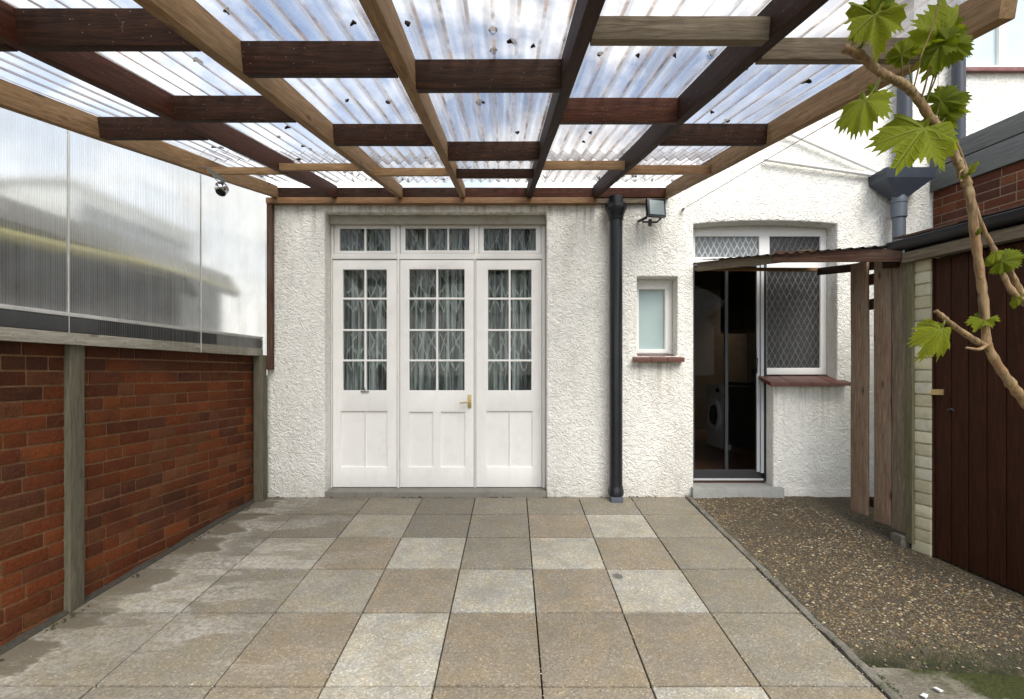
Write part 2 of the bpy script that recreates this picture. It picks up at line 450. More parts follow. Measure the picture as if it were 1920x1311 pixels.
def m_tint(name, rough=0.85, bstr=0.6, bscale=60, var=0.35, dirt=(0.05, 0.04, 0.035), dirtamt=0.3, spec=0.2, smear=0.0):
    """colour comes from each brick's or stone's own tint attribute"""
    m, nt, out = newmat(name)
    v = coords(nt)
    a = nd(nt, "ShaderNodeAttribute", attribute_name="tint").outputs['Color']
    n = noi(nt, v, 16, 5, 0.65)
    f = noi(nt, v, bscale, 4, 0.6)
    col = mix(nt, var, a, ramp(nt, f, [(0.3, 0.55), (0.7, 1.25)]), 'MULTIPLY')
    col = mix(nt, mth(nt, 'MULTIPLY', ramp(nt, n, [(0.5, 0.0), (0.75, 1.0)]), dirtamt), col, c4(dirt))
    if smear:
        m2 = noi(nt, v, 26, 5, 0.7)
        col = mix(nt, mth(nt, 'MULTIPLY', ramp(nt, m2, [(0.5, 0.0), (0.66, 1.0)]), smear), col, (0.12, 0.052, 0.02, 1))
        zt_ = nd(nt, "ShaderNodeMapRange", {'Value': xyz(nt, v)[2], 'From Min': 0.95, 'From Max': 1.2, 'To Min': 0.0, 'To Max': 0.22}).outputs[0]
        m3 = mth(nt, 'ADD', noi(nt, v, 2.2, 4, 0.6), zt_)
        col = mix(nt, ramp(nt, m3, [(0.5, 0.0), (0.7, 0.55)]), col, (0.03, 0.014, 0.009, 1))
    pbsdf(nt, out, col, rough, bump(nt, mth(nt, 'ADD', f, n), bstr, 0.006), spec)
    return m
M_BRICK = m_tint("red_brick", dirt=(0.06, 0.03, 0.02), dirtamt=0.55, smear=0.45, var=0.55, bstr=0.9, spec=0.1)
M_CREAMB = m_tint("cream_painted_brick", 0.55, 0.4, 30, 0.2, (0.30, 0.27, 0.13), 0.55, 0.3)
M_PEBBLE = m_tint("pebbles", 0.6, 0.2, 120, 0.3, spec=0.4)

def m_mortar(name, c):
    m, nt, out = newmat(name)
    v = coords(nt)
    n = noi(nt, v, 40, 5, 0.65)
    pbsdf(nt, out, ramp(nt, n, [(0.3, tuple(x * .6 for x in c)), (0.7, c)]), 0.9, bump(nt, n, 0.6, 0.006), 0.1)
    return m
M_MORTAR = m_mortar("brown_mortar", (0.23, 0.13, 0.068))
M_CREAMM = m_mortar("cream_mortar", (0.42, 0.40, 0.27))
M_JOINT = m_mortar("dark_joint", (0.022, 0.019, 0.014))
M_DKCEM = m_mortar("dark_cement", (0.06, 0.055, 0.045))
M_LAWN = m_mortar("rough_lawn", (0.055, 0.075, 0.03))
M_FELT = m_mortar("roofing_felt", (0.20, 0.195, 0.175))
M_NWALL = m_mortar("dark_shed_boarding", (0.075, 0.068, 0.06))
M_PALEW = m_mortar("pale_house_wall", (0.88, 0.88, 0.87))
M_MOSSG = m_mortar("mossy_gutter", (0.40, 0.36, 0.14))
M_TILE = m_mortar("brown_roof_tile", (0.13, 0.075, 0.055))
M_BITUMEN = m_mortar("bitumen_sheet", (0.06, 0.055, 0.05))

def m_slab():
    m, nt, out = newmat("concrete_slab")
    v = coords(nt)
    a = nd(nt, "ShaderNodeAttribute", attribute_name="tint").outputs['Color']
    ag = nd(nt, "ShaderNodeTexVoronoi", {'Vector': v, 'Scale': 130.0}).outputs
    agv = nd(nt, "ShaderNodeSeparateColor", {0: ag['Color']}).outputs[0]
    col = mix(nt, 0.55, a, ramp(nt, agv, [(0.0, 0.5), (0.5, 0.95), (0.88, 1.12), (1.0, 1.9)]), 'MULTIPLY')
    hue = noi(nt, v, 9, 4, 0.6)
    col = mix(nt, 1.0, col, ramp(nt, hue, [(0.38, (0.96, 0.985, 1.04)), (0.5, (1.0, 1.0, 1.0)), (0.62, (1.04, 1.0, 0.92))]), 'MULTIPLY')
    n = noi(nt, v, 5, 6, 0.65)
    col = mix(nt, ramp(nt, n, [(0.35, 0.35), (0.6, 0.0)]), col, (0.13, 0.115, 0.085, 1))
    fl = noi(nt, v, 40, 4, 0.7)
    col = mix(nt, ramp(nt, fl, [(0.58, 0.0), (0.75, 0.35)]), col, (0.10, 0.09, 0.075, 1))
    # lime bloom dried in tide marks on the slabs beside the brick wall
    o = xyz(nt, v)
    side = nd(nt, "ShaderNodeMapRange", {'Value': o[0], 'From Min': -0.7, 'From Max': -1.5, 'To Min': 0.0, 'To Max': 1.0}).outputs[0]
    vv = nd(nt, "ShaderNodeMapping", {'Vector': v, 'Scale': (0.9, 3.2, 1.0), 'Rotation': (0, 0, 0.25)}).outputs[0]
    bl = noi(nt, vv, 1.5, 9, 0.6, 0.2)
    patch = ramp(nt, noi(nt, v, 1.1, 2, 0.5), [(0.38, 0.15), (0.6, 1.0)])
    lines = ramp(nt, bl, [(0.50, 0.0), (0.545, 0.75), (0.60, 0.55), (0.66, 0.9)])
    blm = mth(nt, 'MULTIPLY', mth(nt, 'MULTIPLY', lines, patch), side)
    dw = mth(nt, 'SUBTRACT', o[0], mth(nt, 'ADD', -2.4614, mth(nt, 'MULTIPLY', o[1], 0.064)))
    dw = mth(nt, 'ADD', dw, mth(nt, 'MULTIPLY', mth(nt, 'SUBTRACT', bl, 0.5), 0.9))
    tide = ramp(nt, dw, [(0.20, 0.0), (0.255, 1.0), (0.29, 0.35), (0.40, 0.0)])
    blm = mth(nt, 'MAXIMUM', blm, mth(nt, 'MULTIPLY', tide, patch))
    damp = ramp(nt, dw, [(0.0, 0.75), (0.22, 0.6), (0.26, 0.0)])
    col = mix(nt, damp, col, (0.10, 0.085, 0.06, 1))
    grain_ = ramp(nt, fl, [(0.40, 0.15), (0.6, 1.0)])
    col = mix(nt, mth(nt, 'MULTIPLY', mth(nt, 'MULTIPLY', blm, grain_), 0.75), col, (0.50, 0.485, 0.44, 1))
    rx_ = mth(nt, 'SUBTRACT', o[0], 0.615); ry_ = mth(nt, 'MULTIPLY', mth(nt, 'SUBTRACT', o[1], 3.066), 0.9)
    rr2 = mth(nt, 'SQRT', mth(nt, 'ADD', mth(nt, 'MULTIPLY', rx_, rx_), mth(nt, 'MULTIPLY', ry_, ry_)))
    col = mix(nt, ramp(nt, rr2, [(0.026, 0.75), (0.036, 0.0)]), col, (0.07, 0.07, 0.068, 1))
    h = mth(nt, 'ADD', mth(nt, 'MULTIPLY', ag['Distance'], 0.6), mth(nt, 'ADD', fl, mth(nt, 'MULTIPLY', n, 1.5)))
    pbsdf(nt, out, col, 0.8, bump(nt, h, 0.55, 0.006), 0.25)
    return m
M_SLAB = m_slab()

def m_gravel():
    m, nt, out = newmat("exposed_aggregate")
    v = coords(nt)
    vo = nd(nt, "ShaderNodeTexVoronoi", {'Vector': v, 'Scale': 95.0}).outputs
    r = nd(nt, "ShaderNodeSeparateColor", {0: vo['Color']}).outputs[0]
    col = ramp(nt, r, [(0.0, (0.065, 0.05, 0.030)), (0.35, (0.125, 0.098, 0.058)), (0.6, (0.18, 0.137, 0.074)), (0.82, (0.125, 0.108, 0.082)), (0.96, (0.30, 0.24, 0.14))], 'CONSTANT')
    col = mix(nt, ramp(nt, vo['Distance'], [(0.35, 0.0), (0.62, 0.8)]), col, (0.055, 0.044, 0.03, 1))
    n = noi(nt, v, 2.6, 6, 0.65)
    col = mix(nt, ramp(nt, n, [(0.46, 0.0), (0.64, 0.75)]), col, (0.055, 0.046, 0.033, 1))
    o = xyz(nt, v)
    yy = mth(nt, 'ADD', o[1], mth(nt, 'MULTIPLY', mth(nt, 'SUBTRACT', o[0], 1.5), 0.10))
    # moss in the damp dip at the end of the path
    dip = nd(nt, "ShaderNodeMapRange", {'Value': yy, 'From Min': 2.46, 'From Max': 2.38, 'To Min': 0.0, 'To Max': 1.0}).outputs[0]
    dip2 = nd(nt, "ShaderNodeMapRange", {'Value': yy, 'From Min': 2.22, 'From Max': 2.10, 'To Min': 1.0, 'To Max': 0.0}).outputs[0]
    mo = mth(nt, 'MULTIPLY', mth(nt, 'MULTIPLY', dip, dip2), ramp(nt, noi(nt, v, 14, 5, 0.7), [(0.3, 0.25), (0.55, 1.0)]))
    mcol = mix(nt, noi(nt, v, 60, 3), (0.008, 0.009, 0.004, 1), (0.03, 0.034, 0.011, 1))
    col = mix(nt, mo, col, mcol)
    pbsdf(nt, out, col, 0.8, bump(nt, mth(nt, 'SUBTRACT', 1.0, vo['Distance']), 0.9, 0.008), 0.3)
    return m
M_GRAVEL = m_gravel()

def m_concrete():
    m, nt, out = newmat("old_concrete")
    v = coords(nt)
    n = noi(nt, v, 8, 6, 0.68)
    f = noi(nt, v, 70, 4, 0.65)
    col = ramp(nt, n, [(0.3, (0.085, 0.08, 0.065)), (0.55, (0.17, 0.16, 0.135)), (0.75, (0.24, 0.23, 0.2))])
    col = mix(nt, ramp(nt, f, [(0.5, 0.0), (0.7, 0.6)]), col, (0.06, 0.055, 0.042, 1))
    mo = ramp(nt, noi(nt, v, 22, 5, 0.7), [(0.56, 0.0), (0.68, 0.8)])
    col = mix(nt, mo, col, (0.05, 0.06, 0.022, 1))
    pbsdf(nt, out, col, 0.85, bump(nt, mth(nt, 'ADD', n, f), 0.7, 0.01), 0.2)
    return m
M_CONC = m_concrete()
def m_mossy_concrete():
    m, nt, out = newmat("mossy_concrete")
    v = coords(nt)
    n = noi(nt, v, 8, 6, 0.68); f = noi(nt, v, 70, 4, 0.65)
    col = ramp(nt, n, [(0.3, (0.11, 0.10, 0.08)), (0.55, (0.19, 0.175, 0.14)), (0.75, (0.25, 0.235, 0.2))])
    col = mix(nt, ramp(nt, f, [(0.5, 0.0), (0.7, 0.6)]), col, (0.07, 0.062, 0.048, 1))
    o = xyz(nt, v)
    e = mth(nt, 'ADD', mth(nt, 'ADD', o[0], mth(nt, 'MULTIPLY', o[1], 0.9)), mth(nt, 'MULTIPLY', mth(nt, 'SUBTRACT', noi(nt, v, 9, 5, 0.7), 0.5), 0.7))
    mo = nd(nt, "ShaderNodeMapRange", {'Value': e, 'From Min': 3.80, 'From Max': 3.98, 'To Min': 0.0, 'To Max': 0.95}).outputs[0]
    mcol = mix(nt, noi(nt, v, 60, 3), (0.014, 0.018, 0.006, 1), (0.06, 0.07, 0.016, 1))
    col = mix(nt, mo, col, mcol)
    pbsdf(nt, out, col, 0.9, bump(nt, mth(nt, 'ADD', n, f), 0.9, 0.012), 0.15)
    return m
M_CONCM = m_mossy_concrete()

def m_clear_sheet():
    """clear corrugated roofing gone a little milky, with dirt lines along the corrugations"""
    m, nt, out = newmat("clear_corrugated_plastic")
    v = coords(nt)
    uv = nd(nt, "ShaderNodeUVMap", uv_map="sheet").outputs[0]
    u, w, _ = xyz(nt, uv)             # u = corrugations counted across, w = metres along the sheet
    fr = mth(nt, 'FRACT', u)
    dist = mth(nt, 'ABSOLUTE', mth(nt, 'SUBTRACT', fr, 0.5))
    n = noi(nt, v, 7, 5, 0.65)
    line = nd(nt, "ShaderNodeMapRange", {'Value': dist, 'From Min': 0.05, 'From Max': 0.12, 'To Min': 1.0, 'To Max': 0.0}).outputs[0]
    line = mth(nt, 'MULTIPLY', line, ramp(nt, noi(nt, v, 5, 6, 0.7), [(0.36, 0.15), (0.6, 0.85)]))
    wide = nd(nt, "ShaderNodeMapRange", {'Value': dist, 'From Min': 0.05, 'From Max': 0.24, 'To Min': 1.0, 'To Max': 0.0}).outputs[0]
    wide = mth(nt, 'MULTIPLY', wide, ramp(nt, n, [(0.42, 0.05), (0.75, 0.55)]))
    spots = ramp(nt, noi(nt, nd(nt, "ShaderNodeMapping", {'Vector': v, 'Scale': (1, .45, 1)}).outputs[0], 55, 3, 0.6), [(0.70, 0.0), (0.74, 0.9)])
    spots = mth(nt, 'MULTIPLY', spots, ramp(nt, noi(nt, v, 4, 3), [(0.5, 0.0), (0.62, 1.0)]))
    far = nd(nt, "ShaderNodeMapRange", {'Value': xyz(nt, v)[1], 'From Min': 3.3, 'From Max': 4.2, 'To Min': 0.0, 'To Max': 1.0}).outputs[0]
    lit = ramp(nt, noi(nt, nd(nt, "ShaderNodeMapping", {'Vector': v, 'Scale': (1, .3, 1)}).outputs[0], 26, 3, 0.6), [(0.54, 0.0), (0.60, 1.0)])
    lit = mth(nt, 'MULTIPLY', mth(nt, 'MULTIPLY', lit, far), ramp(nt, noi(nt, v, 3, 2), [(0.42, 0.0), (0.55, 1.0)]))
    spots = mth(nt, 'MAXIMUM', spots, lit)
    edge = nd(nt, "ShaderNodeAttribute", attribute_name="edge").outputs['Fac']
    edge = mth(nt, 'MULTIPLY', edge, ramp(nt, noi(nt, v, 16, 3), [(0.3, 0.5), (0.55, 1.0)]))
    dirt = mth(nt, 'MAXIMUM', mth(nt, 'MAXIMUM', mth(nt, 'MAXIMUM', line, spots), wide), edge)
    streak = noi(nt, nd(nt, "ShaderNodeMapping", {'Vector': v, 'Scale': (20, 1.2, 1)}).outputs[0], 1.6, 5, 0.6)
    nr = bump(nt, streak, 0.25, 0.02)
    tilt = nd(nt, "ShaderNodeMapRange", {'Value': mth(nt, 'SINE', mth(nt, 'MULTIPLY', u, 6.28318)), 'From Min': -1.0, 'From Max': 1.0, 'To Min': 0.0, 'To Max': 1.0}).outputs[0]
    tint_ = mix(nt, mth(nt, 'MULTIPLY', tilt, ramp(nt, noi(nt, v, 2.6, 3), [(0.35, 0.2), (0.65, 1.0)])), (0.96, 0.97, 0.985, 1), (0.50, 0.48, 0.49, 1))  # rib shading put into the tint: one flank of each corrugation darker
    lw = nd(nt, "ShaderNodeLayerWeight", {'Blend': 0.5}).outputs['Facing']
    tint_ = mix(nt, nd(nt, "ShaderNodeMapRange", {'Value': lw, 'From Min': 0.62, 'From Max': 0.97, 'To Min': 0.0, 'To Max': 0.85}).outputs[0], tint_, (0.16, 0.15, 0.155, 1))
    tr = nd(nt, "ShaderNodeBsdfTransparent", {'Color': tint_}).outputs[0]
    tl = nd(nt, "ShaderNodeBsdfTranslucent", {'Color': (0.82, 0.82, 0.83, 1)}).outputs[0]
    gl = nd(nt, "ShaderNodeBsdfGlossy", {'Color': (1, 1, 1, 1), 'Roughness': 0.12, 'Normal': nr}).outputs[0]
    milky = ramp(nt, streak, [(0.3, 0.06), (0.7, 0.28)])
    a = nd(nt, "ShaderNodeMixShader", {0: milky, 1: tr, 2: tl}).outputs[0]
    b = nd(nt, "ShaderNodeMixShader", {0: mth(nt, 'MULTIPLY', mth(nt, 'POWER', lw, 4.0), 0.4), 1: a, 2: gl}).outputs[0]
    dcol = ramp(nt, n, [(0.35, (0.09, 0.06, 0.04)), (0.7, (0.36, 0.26, 0.19))])
    dcol = mix(nt, mth(nt, 'MAXIMUM', edge, lit), dcol, (0.03, 0.024, 0.02, 1))
    dd = nd(nt, "ShaderNodeBsdfDiffuse", {'Color': dcol}).outputs[0]
    dt = nd(nt, "ShaderNodeBsdfTranslucent", {'Color': dcol}).outputs[0]
    d2 = nd(nt, "ShaderNodeMixShader", {0: 0.6, 1: dd, 2: dt}).outputs[0]
    c = nd(nt, "ShaderNodeMixShader", {0: mth(nt, 'MULTIPLY', dirt, 0.9), 1: b, 2: d2}).outputs[0]
    nt.links.new(c, out.inputs[0])
    return m
M_SHEET = m_clear_sheet()

def m_twinwall():
    m, nt, out = newmat("twin_wall_plastic")
    v = coords(nt)
    y = xyz(nt, v)[1]
    ph = mth(nt, 'FRACT', mth(nt, 'MULTIPLY', y, 1 / 0.0125))
    rib = nd(nt, "ShaderNodeMapRange", {'Value': mth(nt, 'ABSOLUTE', mth(nt, 'SUBTRACT', ph, 0.5)), 'From Min': 0.08, 'From Max': 0.22, 'To Min': 1.0, 'To Max': 0.0}).outputs[0]
    vary = noi(nt, nd(nt, "ShaderNodeMapping", {'Vector': v, 'Scale': (1, 30, 0.25)}).outputs[0], 2.0, 3)
    n = noi(nt, v, 5, 5, 0.6)
    rf = nd(nt, "ShaderNodeBsdfRefraction", {'Color': (0.97, 0.975, 0.97, 1), 'Roughness': 0.21, 'IOR': 1.10}).outputs[0]
    tr = nd(nt, "ShaderNodeBsdfTransparent", {'Color': (0.97, 0.975, 0.97, 1)}).outputs[0]
    tl = nd(nt, "ShaderNodeBsdfTranslucent", {'Color': (0.97, 0.94, 0.87, 1)}).outputs[0]
    a = nd(nt, "ShaderNodeMixShader", {0: 0.14, 1: rf, 2: tr}).outputs[0]
    f = mth(nt, 'ADD', mth(nt, 'MULTIPLY', rib, mth(nt, 'MULTIPLY', vary, 0.6)), ramp(nt, n, [(0.4, 0.08), (0.75, 0.20)]), True)
    b = nd(nt, "ShaderNodeMixShader", {0: f, 1: a, 2: tl}).outputs[0]
    gl = nd(nt, "ShaderNodeBsdfGlossy", {'Roughness': 0.15}).outputs[0]
    fr = nd(nt, "ShaderNodeFresnel", {'IOR': 1.35}).outputs[0]
    c = nd(nt, "ShaderNodeMixShader", {0: mth(nt, 'MULTIPLY', fr, 0.25), 1: b, 2: gl}).outputs[0]
    nt.links.new(c, out.inputs[0])
    return m
M_TWIN = m_twinwall()

def m_glass(name, tint=(0.85, 0.9, 0.9), rough=0.02, refl=1.0, wav=0.15):
    m, nt, out = newmat(name)
    v = coords(nt)
    n = noi(nt, v, 5, 2)
    nr = bump(nt, n, wav, 0.02)
    tr = nd(nt, "ShaderNodeBsdfTransparent", {'Color': c4(tint)}).outputs[0]
    gl = nd(nt, "ShaderNodeBsdfGlossy", {'Roughness': rough, 'Normal': nr}).outputs[0]
    fr = nd(nt, "ShaderNodeFresnel", {'IOR': 1.5, 'Normal': nr}).outputs[0]
    s = nd(nt, "ShaderNodeMixShader", {0: mth(nt, 'MULTIPLY', fr, refl, True), 1: tr, 2: gl}).outputs[0]
    nt.links.new(s, out.inputs[0])
    return m
M_GLASS = m_glass("old_window_glass", (0.88, 0.90, 0.90), 0.02, 0.5, 0.04)
M_KGLASS = m_glass("kitchen_door_glass", (0.92, 0.92, 0.92), 0.02, 0.12, 0.0)

def m_frosted(name, base, diamonds=False, dark=(0.02, 0.02, 0.022)):
    m, nt, out = newmat(name)
    v = coords(nt)
    n = noi(nt, v, 60, 4, 0.6)
    col = mix(nt, ramp(nt, noi(nt, v, 4, 3), [(0.35, 0.0), (0.7, 0.35)]), c4(base), (base[0] * .7, base[1] * .75, base[2] * .78, 1))
    h = n
    if diamonds:
        x, _, z = xyz(nt, v)
        def ln(sg):
            q = mth(nt, 'ADD', mth(nt, 'MULTIPLY', x, 1 / 0.052), mth(nt, 'MULTIPLY', z, sg / 0.105))
            d = mth(nt, 'ABSOLUTE', mth(nt, 'SUBTRACT', mth(nt, 'FRACT', q), 0.5))
            return nd(nt, "ShaderNodeMapRange", {'Value': d, 'From Min': 0.05, 'From Max': 0.14, 'To Min': 1.0, 'To Max': 0.0}).outputs[0]
        l = mth(nt, 'MAXIMUM', ln(1), ln(-1))
        h = mth(nt, 'ADD', mth(nt, 'MULTIPLY', l, 1.5), n)
        brk = ramp(nt, noi(nt, v, 18, 3), [(0.35, 0.25), (0.65, 0.9)])
        col = mix(nt, mth(nt, 'MULTIPLY', l, brk), col, (min(1, base[0] * 3.4 + .05), min(1, base[1] * 3.4 + .05), min(1, base[2] * 3.4 + .05), 1))
    pbsdf(nt, out, col, 0.3, bump(nt, h, 0.4, 0.004), 0.5)
    return m
M_FROST = m_frosted("frosted_green_glass", (0.34, 0.43, 0.43))
M_DIAMOND = m_frosted("leaded_dark_glass", (0.022, 0.022, 0.023), True)
M_DIAMONDP = m_frosted("leaded_pale_glass", (0.17, 0.185, 0.19), True)  # pale base colour stands in for sky reflected in the fanlight
M_UPGLASS = m_frosted("sky_lit_glass", (0.50, 0.60, 0.63))
M_LENS = m_frosted("lamp_lens", (0.30, 0.36, 0.37))

def m_net():
    m, nt, out = newmat("lace_net_curtain")
    v = coords(nt)
    x, _, z = xyz(nt, v)
    xw = mth(nt, 'ADD', x, mth(nt, 'MULTIPLY', noi(nt, nd(nt, "ShaderNodeMapping", {'Vector': v, 'Scale': (1, 1, .4)}).outputs[0], 6, 2), 0.10))
    def ln(sg):
        q = mth(nt, 'ADD', mth(nt, 'MULTIPLY', xw, 1 / 0.105), mth(nt, 'MULTIPLY', z, sg / 0.27))
        d = mth(nt, 'ABSOLUTE', mth(nt, 'SUBTRACT', mth(nt, 'FRACT', q), 0.5))
        return nd(nt, "ShaderNodeMapRange", {'Value': d, 'From Min': 0.035, 'From Max': 0.085, 'To Min': 1.0, 'To Max': 0.0}).outputs[0]
    band = ramp(nt, mth(nt, 'FRACT', mth(nt, 'MULTIPLY', z, 1 / 0.54)), [(0.0, 1.0), (0.62, 1.0), (0.66, 0.1), (0.96, 0.1)])
    l = mth(nt, 'MULTIPLY', mth(nt, 'MAXIMUM', ln(1), ln(-1)), band)
    fold = noi(nt, nd(nt, "ShaderNodeMapping", {'Vector': v, 'Scale': (1, 1, .06)}).outputs[0], 26, 3, 0.6)
    al = mth(nt, 'ADD', ramp(nt, fold, [(0.38, 0.16), (0.50, 0.42), (0.60, 0.95)]), mth(nt, 'MULTIPLY', l, 0.55), True)
    df = nd(nt, "ShaderNodeBsdfDiffuse", {'Color': (0.78, 0.82, 0.80, 1)}).outputs[0]
    tr = nd(nt, "ShaderNodeBsdfTransparent").outputs[0]
    s = nd(nt, "ShaderNodeMixShader", {0: al, 1: tr, 2: df}).outputs[0]
    nt.links.new(s, out.inputs[0])
    return m
M_NET = m_net()

def m_leaf():
    m, nt, out = newmat("vine_leaf_green")
    uv = nd(nt, "ShaderNodeUVMap", uv_map="leaf").outputs[0]
    x, y, _ = xyz(nt, uv)
    vein = None
    for a in (0, 52, -52, 112, -112):
        s, c = math.sin(R(a)), math.cos(R(a))
        d = mth(nt, 'ABSOLUTE', mth(nt, 'SUBTRACT', mth(nt, 'MULTIPLY', x, c), mth(nt, 'MULTIPLY', y, s)))
        al = mth(nt, 'ADD', mth(nt, 'MULTIPLY', x, s), mth(nt, 'MULTIPLY', y, c))
        on = mth(nt, 'GREATER_THAN', al, 0.0)
        k = mth(nt, 'MULTIPLY', nd(nt, "ShaderNodeMapRange", {'Value': d, 'From Min': 0.008, 'From Max': 0.028, 'To Min': 1.0, 'To Max': 0.0}).outputs[0], on)
        # side ribs branching off each main rib
        q = mth(nt, 'FRACT', mth(nt, 'MULTIPLY', mth(nt, 'SUBTRACT', al, mth(nt, 'MULTIPLY', d, 1.1)), 7.0))
        sd = nd(nt, "ShaderNodeMapRange", {'Value': mth(nt, 'ABSOLUTE', mth(nt, 'SUBTRACT', q, 0.5)), 'From Min': 0.03, 'From Max': 0.12, 'To Min': 0.45, 'To Max': 0.0}).outputs[0]
        near = mth(nt, 'MULTIPLY', mth(nt, 'LESS_THAN', d, 0.26), on)
        k = mth(nt, 'MAXIMUM', k, mth(nt, 'MULTIPLY', sd, near))
        vein = k if vein is None else mth(nt, 'MAXIMUM', vein, k)
    v = coords(nt, rnd=9.0)
    n = noi(nt, v, 30, 4, 0.6)
    oi = nd(nt, "ShaderNodeObjectInfo").outputs['Random']
    base = mix(nt, oi, (0.15, 0.185, 0.008, 1), (0.27, 0.285, 0.014, 1))
    base = mix(nt, ramp(nt, n, [(0.35, 0.0), (0.7, 0.6)]), base, (0.10, 0.15, 0.008, 1))
    col = mix(nt, mth(nt, 'MULTIPLY', vein, 0.6), base, (0.25, 0.30, 0.07, 1))
    nr = bump(nt, mth(nt, 'ADD', mth(nt, 'MULTIPLY', vein, -1.2), n), 0.9, 0.004)
    p = nd(nt, "ShaderNodeBsdfPrincipled", {'Base Color': col, 'Roughness': 0.6, 'Normal': nr, 'Specular IOR Level': 0.15}).outputs[0]
    t = nd(nt, "ShaderNodeBsdfTranslucent", {'Color': mix(nt, 0.5, col, (0.36, 0.42, 0.015, 1))}).outputs[0]
    s = nd(nt, "ShaderNodeMixShader", {0: 0.42, 1: p, 2: t}).outputs[0]
    nt.links.new(s, out.inputs[0])
    return m
M_LEAF = m_leaf()
M_CANE0 = m_wood("vine_bark_plain", (0.12, 0.07, 0.03), (0.24, 0.15, 0.065), (0.36, 0.25, 0.12), 0.7, 0.4, (0.2, 0.15, 0.09), grain=0.8, spec=0.25)
def m_bark():
    m, nt, out = newmat("vine_bark")
    v = coords(nt)
    vg = nd(nt, "ShaderNodeMapping", {'Vector': v, 'Scale': (60, 60, 7)}).outputs[0]
    g = noi(nt, vg, 1.6, 5, 0.65, 0.4)
    col = ramp(nt, g, [(0.3, (0.085, 0.052, 0.026)), (0.5, (0.21, 0.14, 0.068)), (0.7, (0.37, 0.28, 0.15))])
    sp = ramp(nt, noi(nt, v, 55, 4, 0.7), [(0.58, 0.0), (0.66, 0.85)])
    col = mix(nt, sp, col, (0.05, 0.03, 0.018, 1))
    b = noi(nt, v, 9, 3)
    col = mix(nt, ramp(nt, b, [(0.45, 0.0), (0.7, 0.7)]), col, (0.17, 0.075, 0.028, 1))
    pbsdf(nt, out, col, 0.65, bump(nt, g, 0.8, 0.003), 0.3)
    return m
M_CANE = m_bark()
M_PETIOLE = m_mortar("green_leaf_stalk", (0.16, 0.17, 0.05))
M_DEADLEAF = m_mortar("dead_leaf_brown", (0.022, 0.016, 0.011))
M_LINE = m_mortar("washing_line_cord", (0.45, 0.45, 0.44))
M_CHIP = m_mortar("white_chip", (0.8, 0.8, 0.78))

# ------------------------------------------------------------------ ground, patio, path
bm = bmesh.new()
bmesh.ops.create_grid(bm, x_segments=8, y_segments=8, size=400)
tag(link("ground", bm, M_LAWN, None, Matrix.Translation((0, 0, -0.62))), kind="structure")

def wallx(d):            # face of the brick garden wall on the left
    return -2.4614 + 0.064 * d
XE = 1.478               # right edge of the slabs
cols = [-2.60, -1.700, -1.216, -0.768, -0.3185, 0.120, 0.565, 1.012, XE]
rows = [4.52, 4.084, 3.637, 3.161, 2.680, 2.130, 1.66, 1.2, 0.74, 0.28, -0.18, -0.64, -1.1]
TONE = {'D': (0.178, 0.160, 0.126), 'M': (0.222, 0.200, 0.157), 'T': (0.255, 0.216, 0.160), 'L': (0.365, 0.345, 0.288), 'K': (0.285, 0.262, 0.211)}
tones = ["DDMDMMMM", "DDKDMTLM", "DKTLMLTM", "KMKTLTLM", "MMTLTTTM", "MMTLTTLT", "TMLTMTTM", "MTMLTMLT"]
bm = bmesh.new()
lay = bm.loops.layers.float_color.new("tint")
for r in range(len(rows) - 1):
    for c in range(len(cols) - 1):
        g = 0.0035
        before = set(bm.faces)
        j = random.uniform(-0.0015, 0.0015)
        vs = add_box(bm, cols[c] + g, cols[c + 1] - g, rows[r + 1] + g * 1.9, rows[r] - g * 1.9, -0.045, 0.0, 0.004)
        tx, ty = random.uniform(-.004, .004), random.uniform(-.004, .004)
        for v in vs:
            if v.is_valid: v.co.z += gz(v.co.y) + j + tx * (v.co.x - cols[c]) + ty * (v.co.y - rows[r]) + 0.0012 * math.sin(v.co.x * 9 + r)
        t = TONE[tones[r % len(tones)][c]]
        k = random.uniform(0.94, 1.06)
        tinted(bm, set(bm.faces) - before, (t[0] * k, t[1] * k, t[2] * k), lay)
tag(link("patio", bm, M_SLAB), kind="structure")
# bed of the joints
bm = bmesh.new()
vs = add_box(bm, -2.7, XE + 0.01, -1.2, 4.6, -0.2, -0.026)
for v in vs: v.co.z += gz(v.co.y)
tag(link("patio_bed", bm, M_JOINT), kind="structure")
# narrow kerb between the slabs and the path
bm = bmesh.new()
N = 150
ring = []
for i in range(N + 1):
    y = 4.50 - i * (5.6 / N)
    wob = 0.006 * mnoise.noise(Vector((y * 4, 1.3, 0))) + 0.004 * mnoise.noise(Vector((y * 17, 4.3, 0)))
    hh = 0.012 + 0.010 * mnoise.noise(Vector((y * 5, 7.3, 0))) + 0.006 * mnoise.noise(Vector((y * 21, 2.3, 0)))
    a, b = XE + 0.004 + wob, XE + 0.046 + wob * 2
    ring.append([bm.verts.new((x, y, gz(y) + z)) for x, z in ((a, -0.1), (a, hh - 0.005), (a + 0.008, hh), (b - 0.01, hh), (b, hh - 0.008), (b, -0.1))])
for i in range(N):
    for k in range(5):
        bm.faces.new((ring[i][k], ring[i][k + 1], ring[i + 1][k + 1], ring[i + 1][k]))
tag(link("kerb", bm, M_CONC, None, None, True), kind="structure")
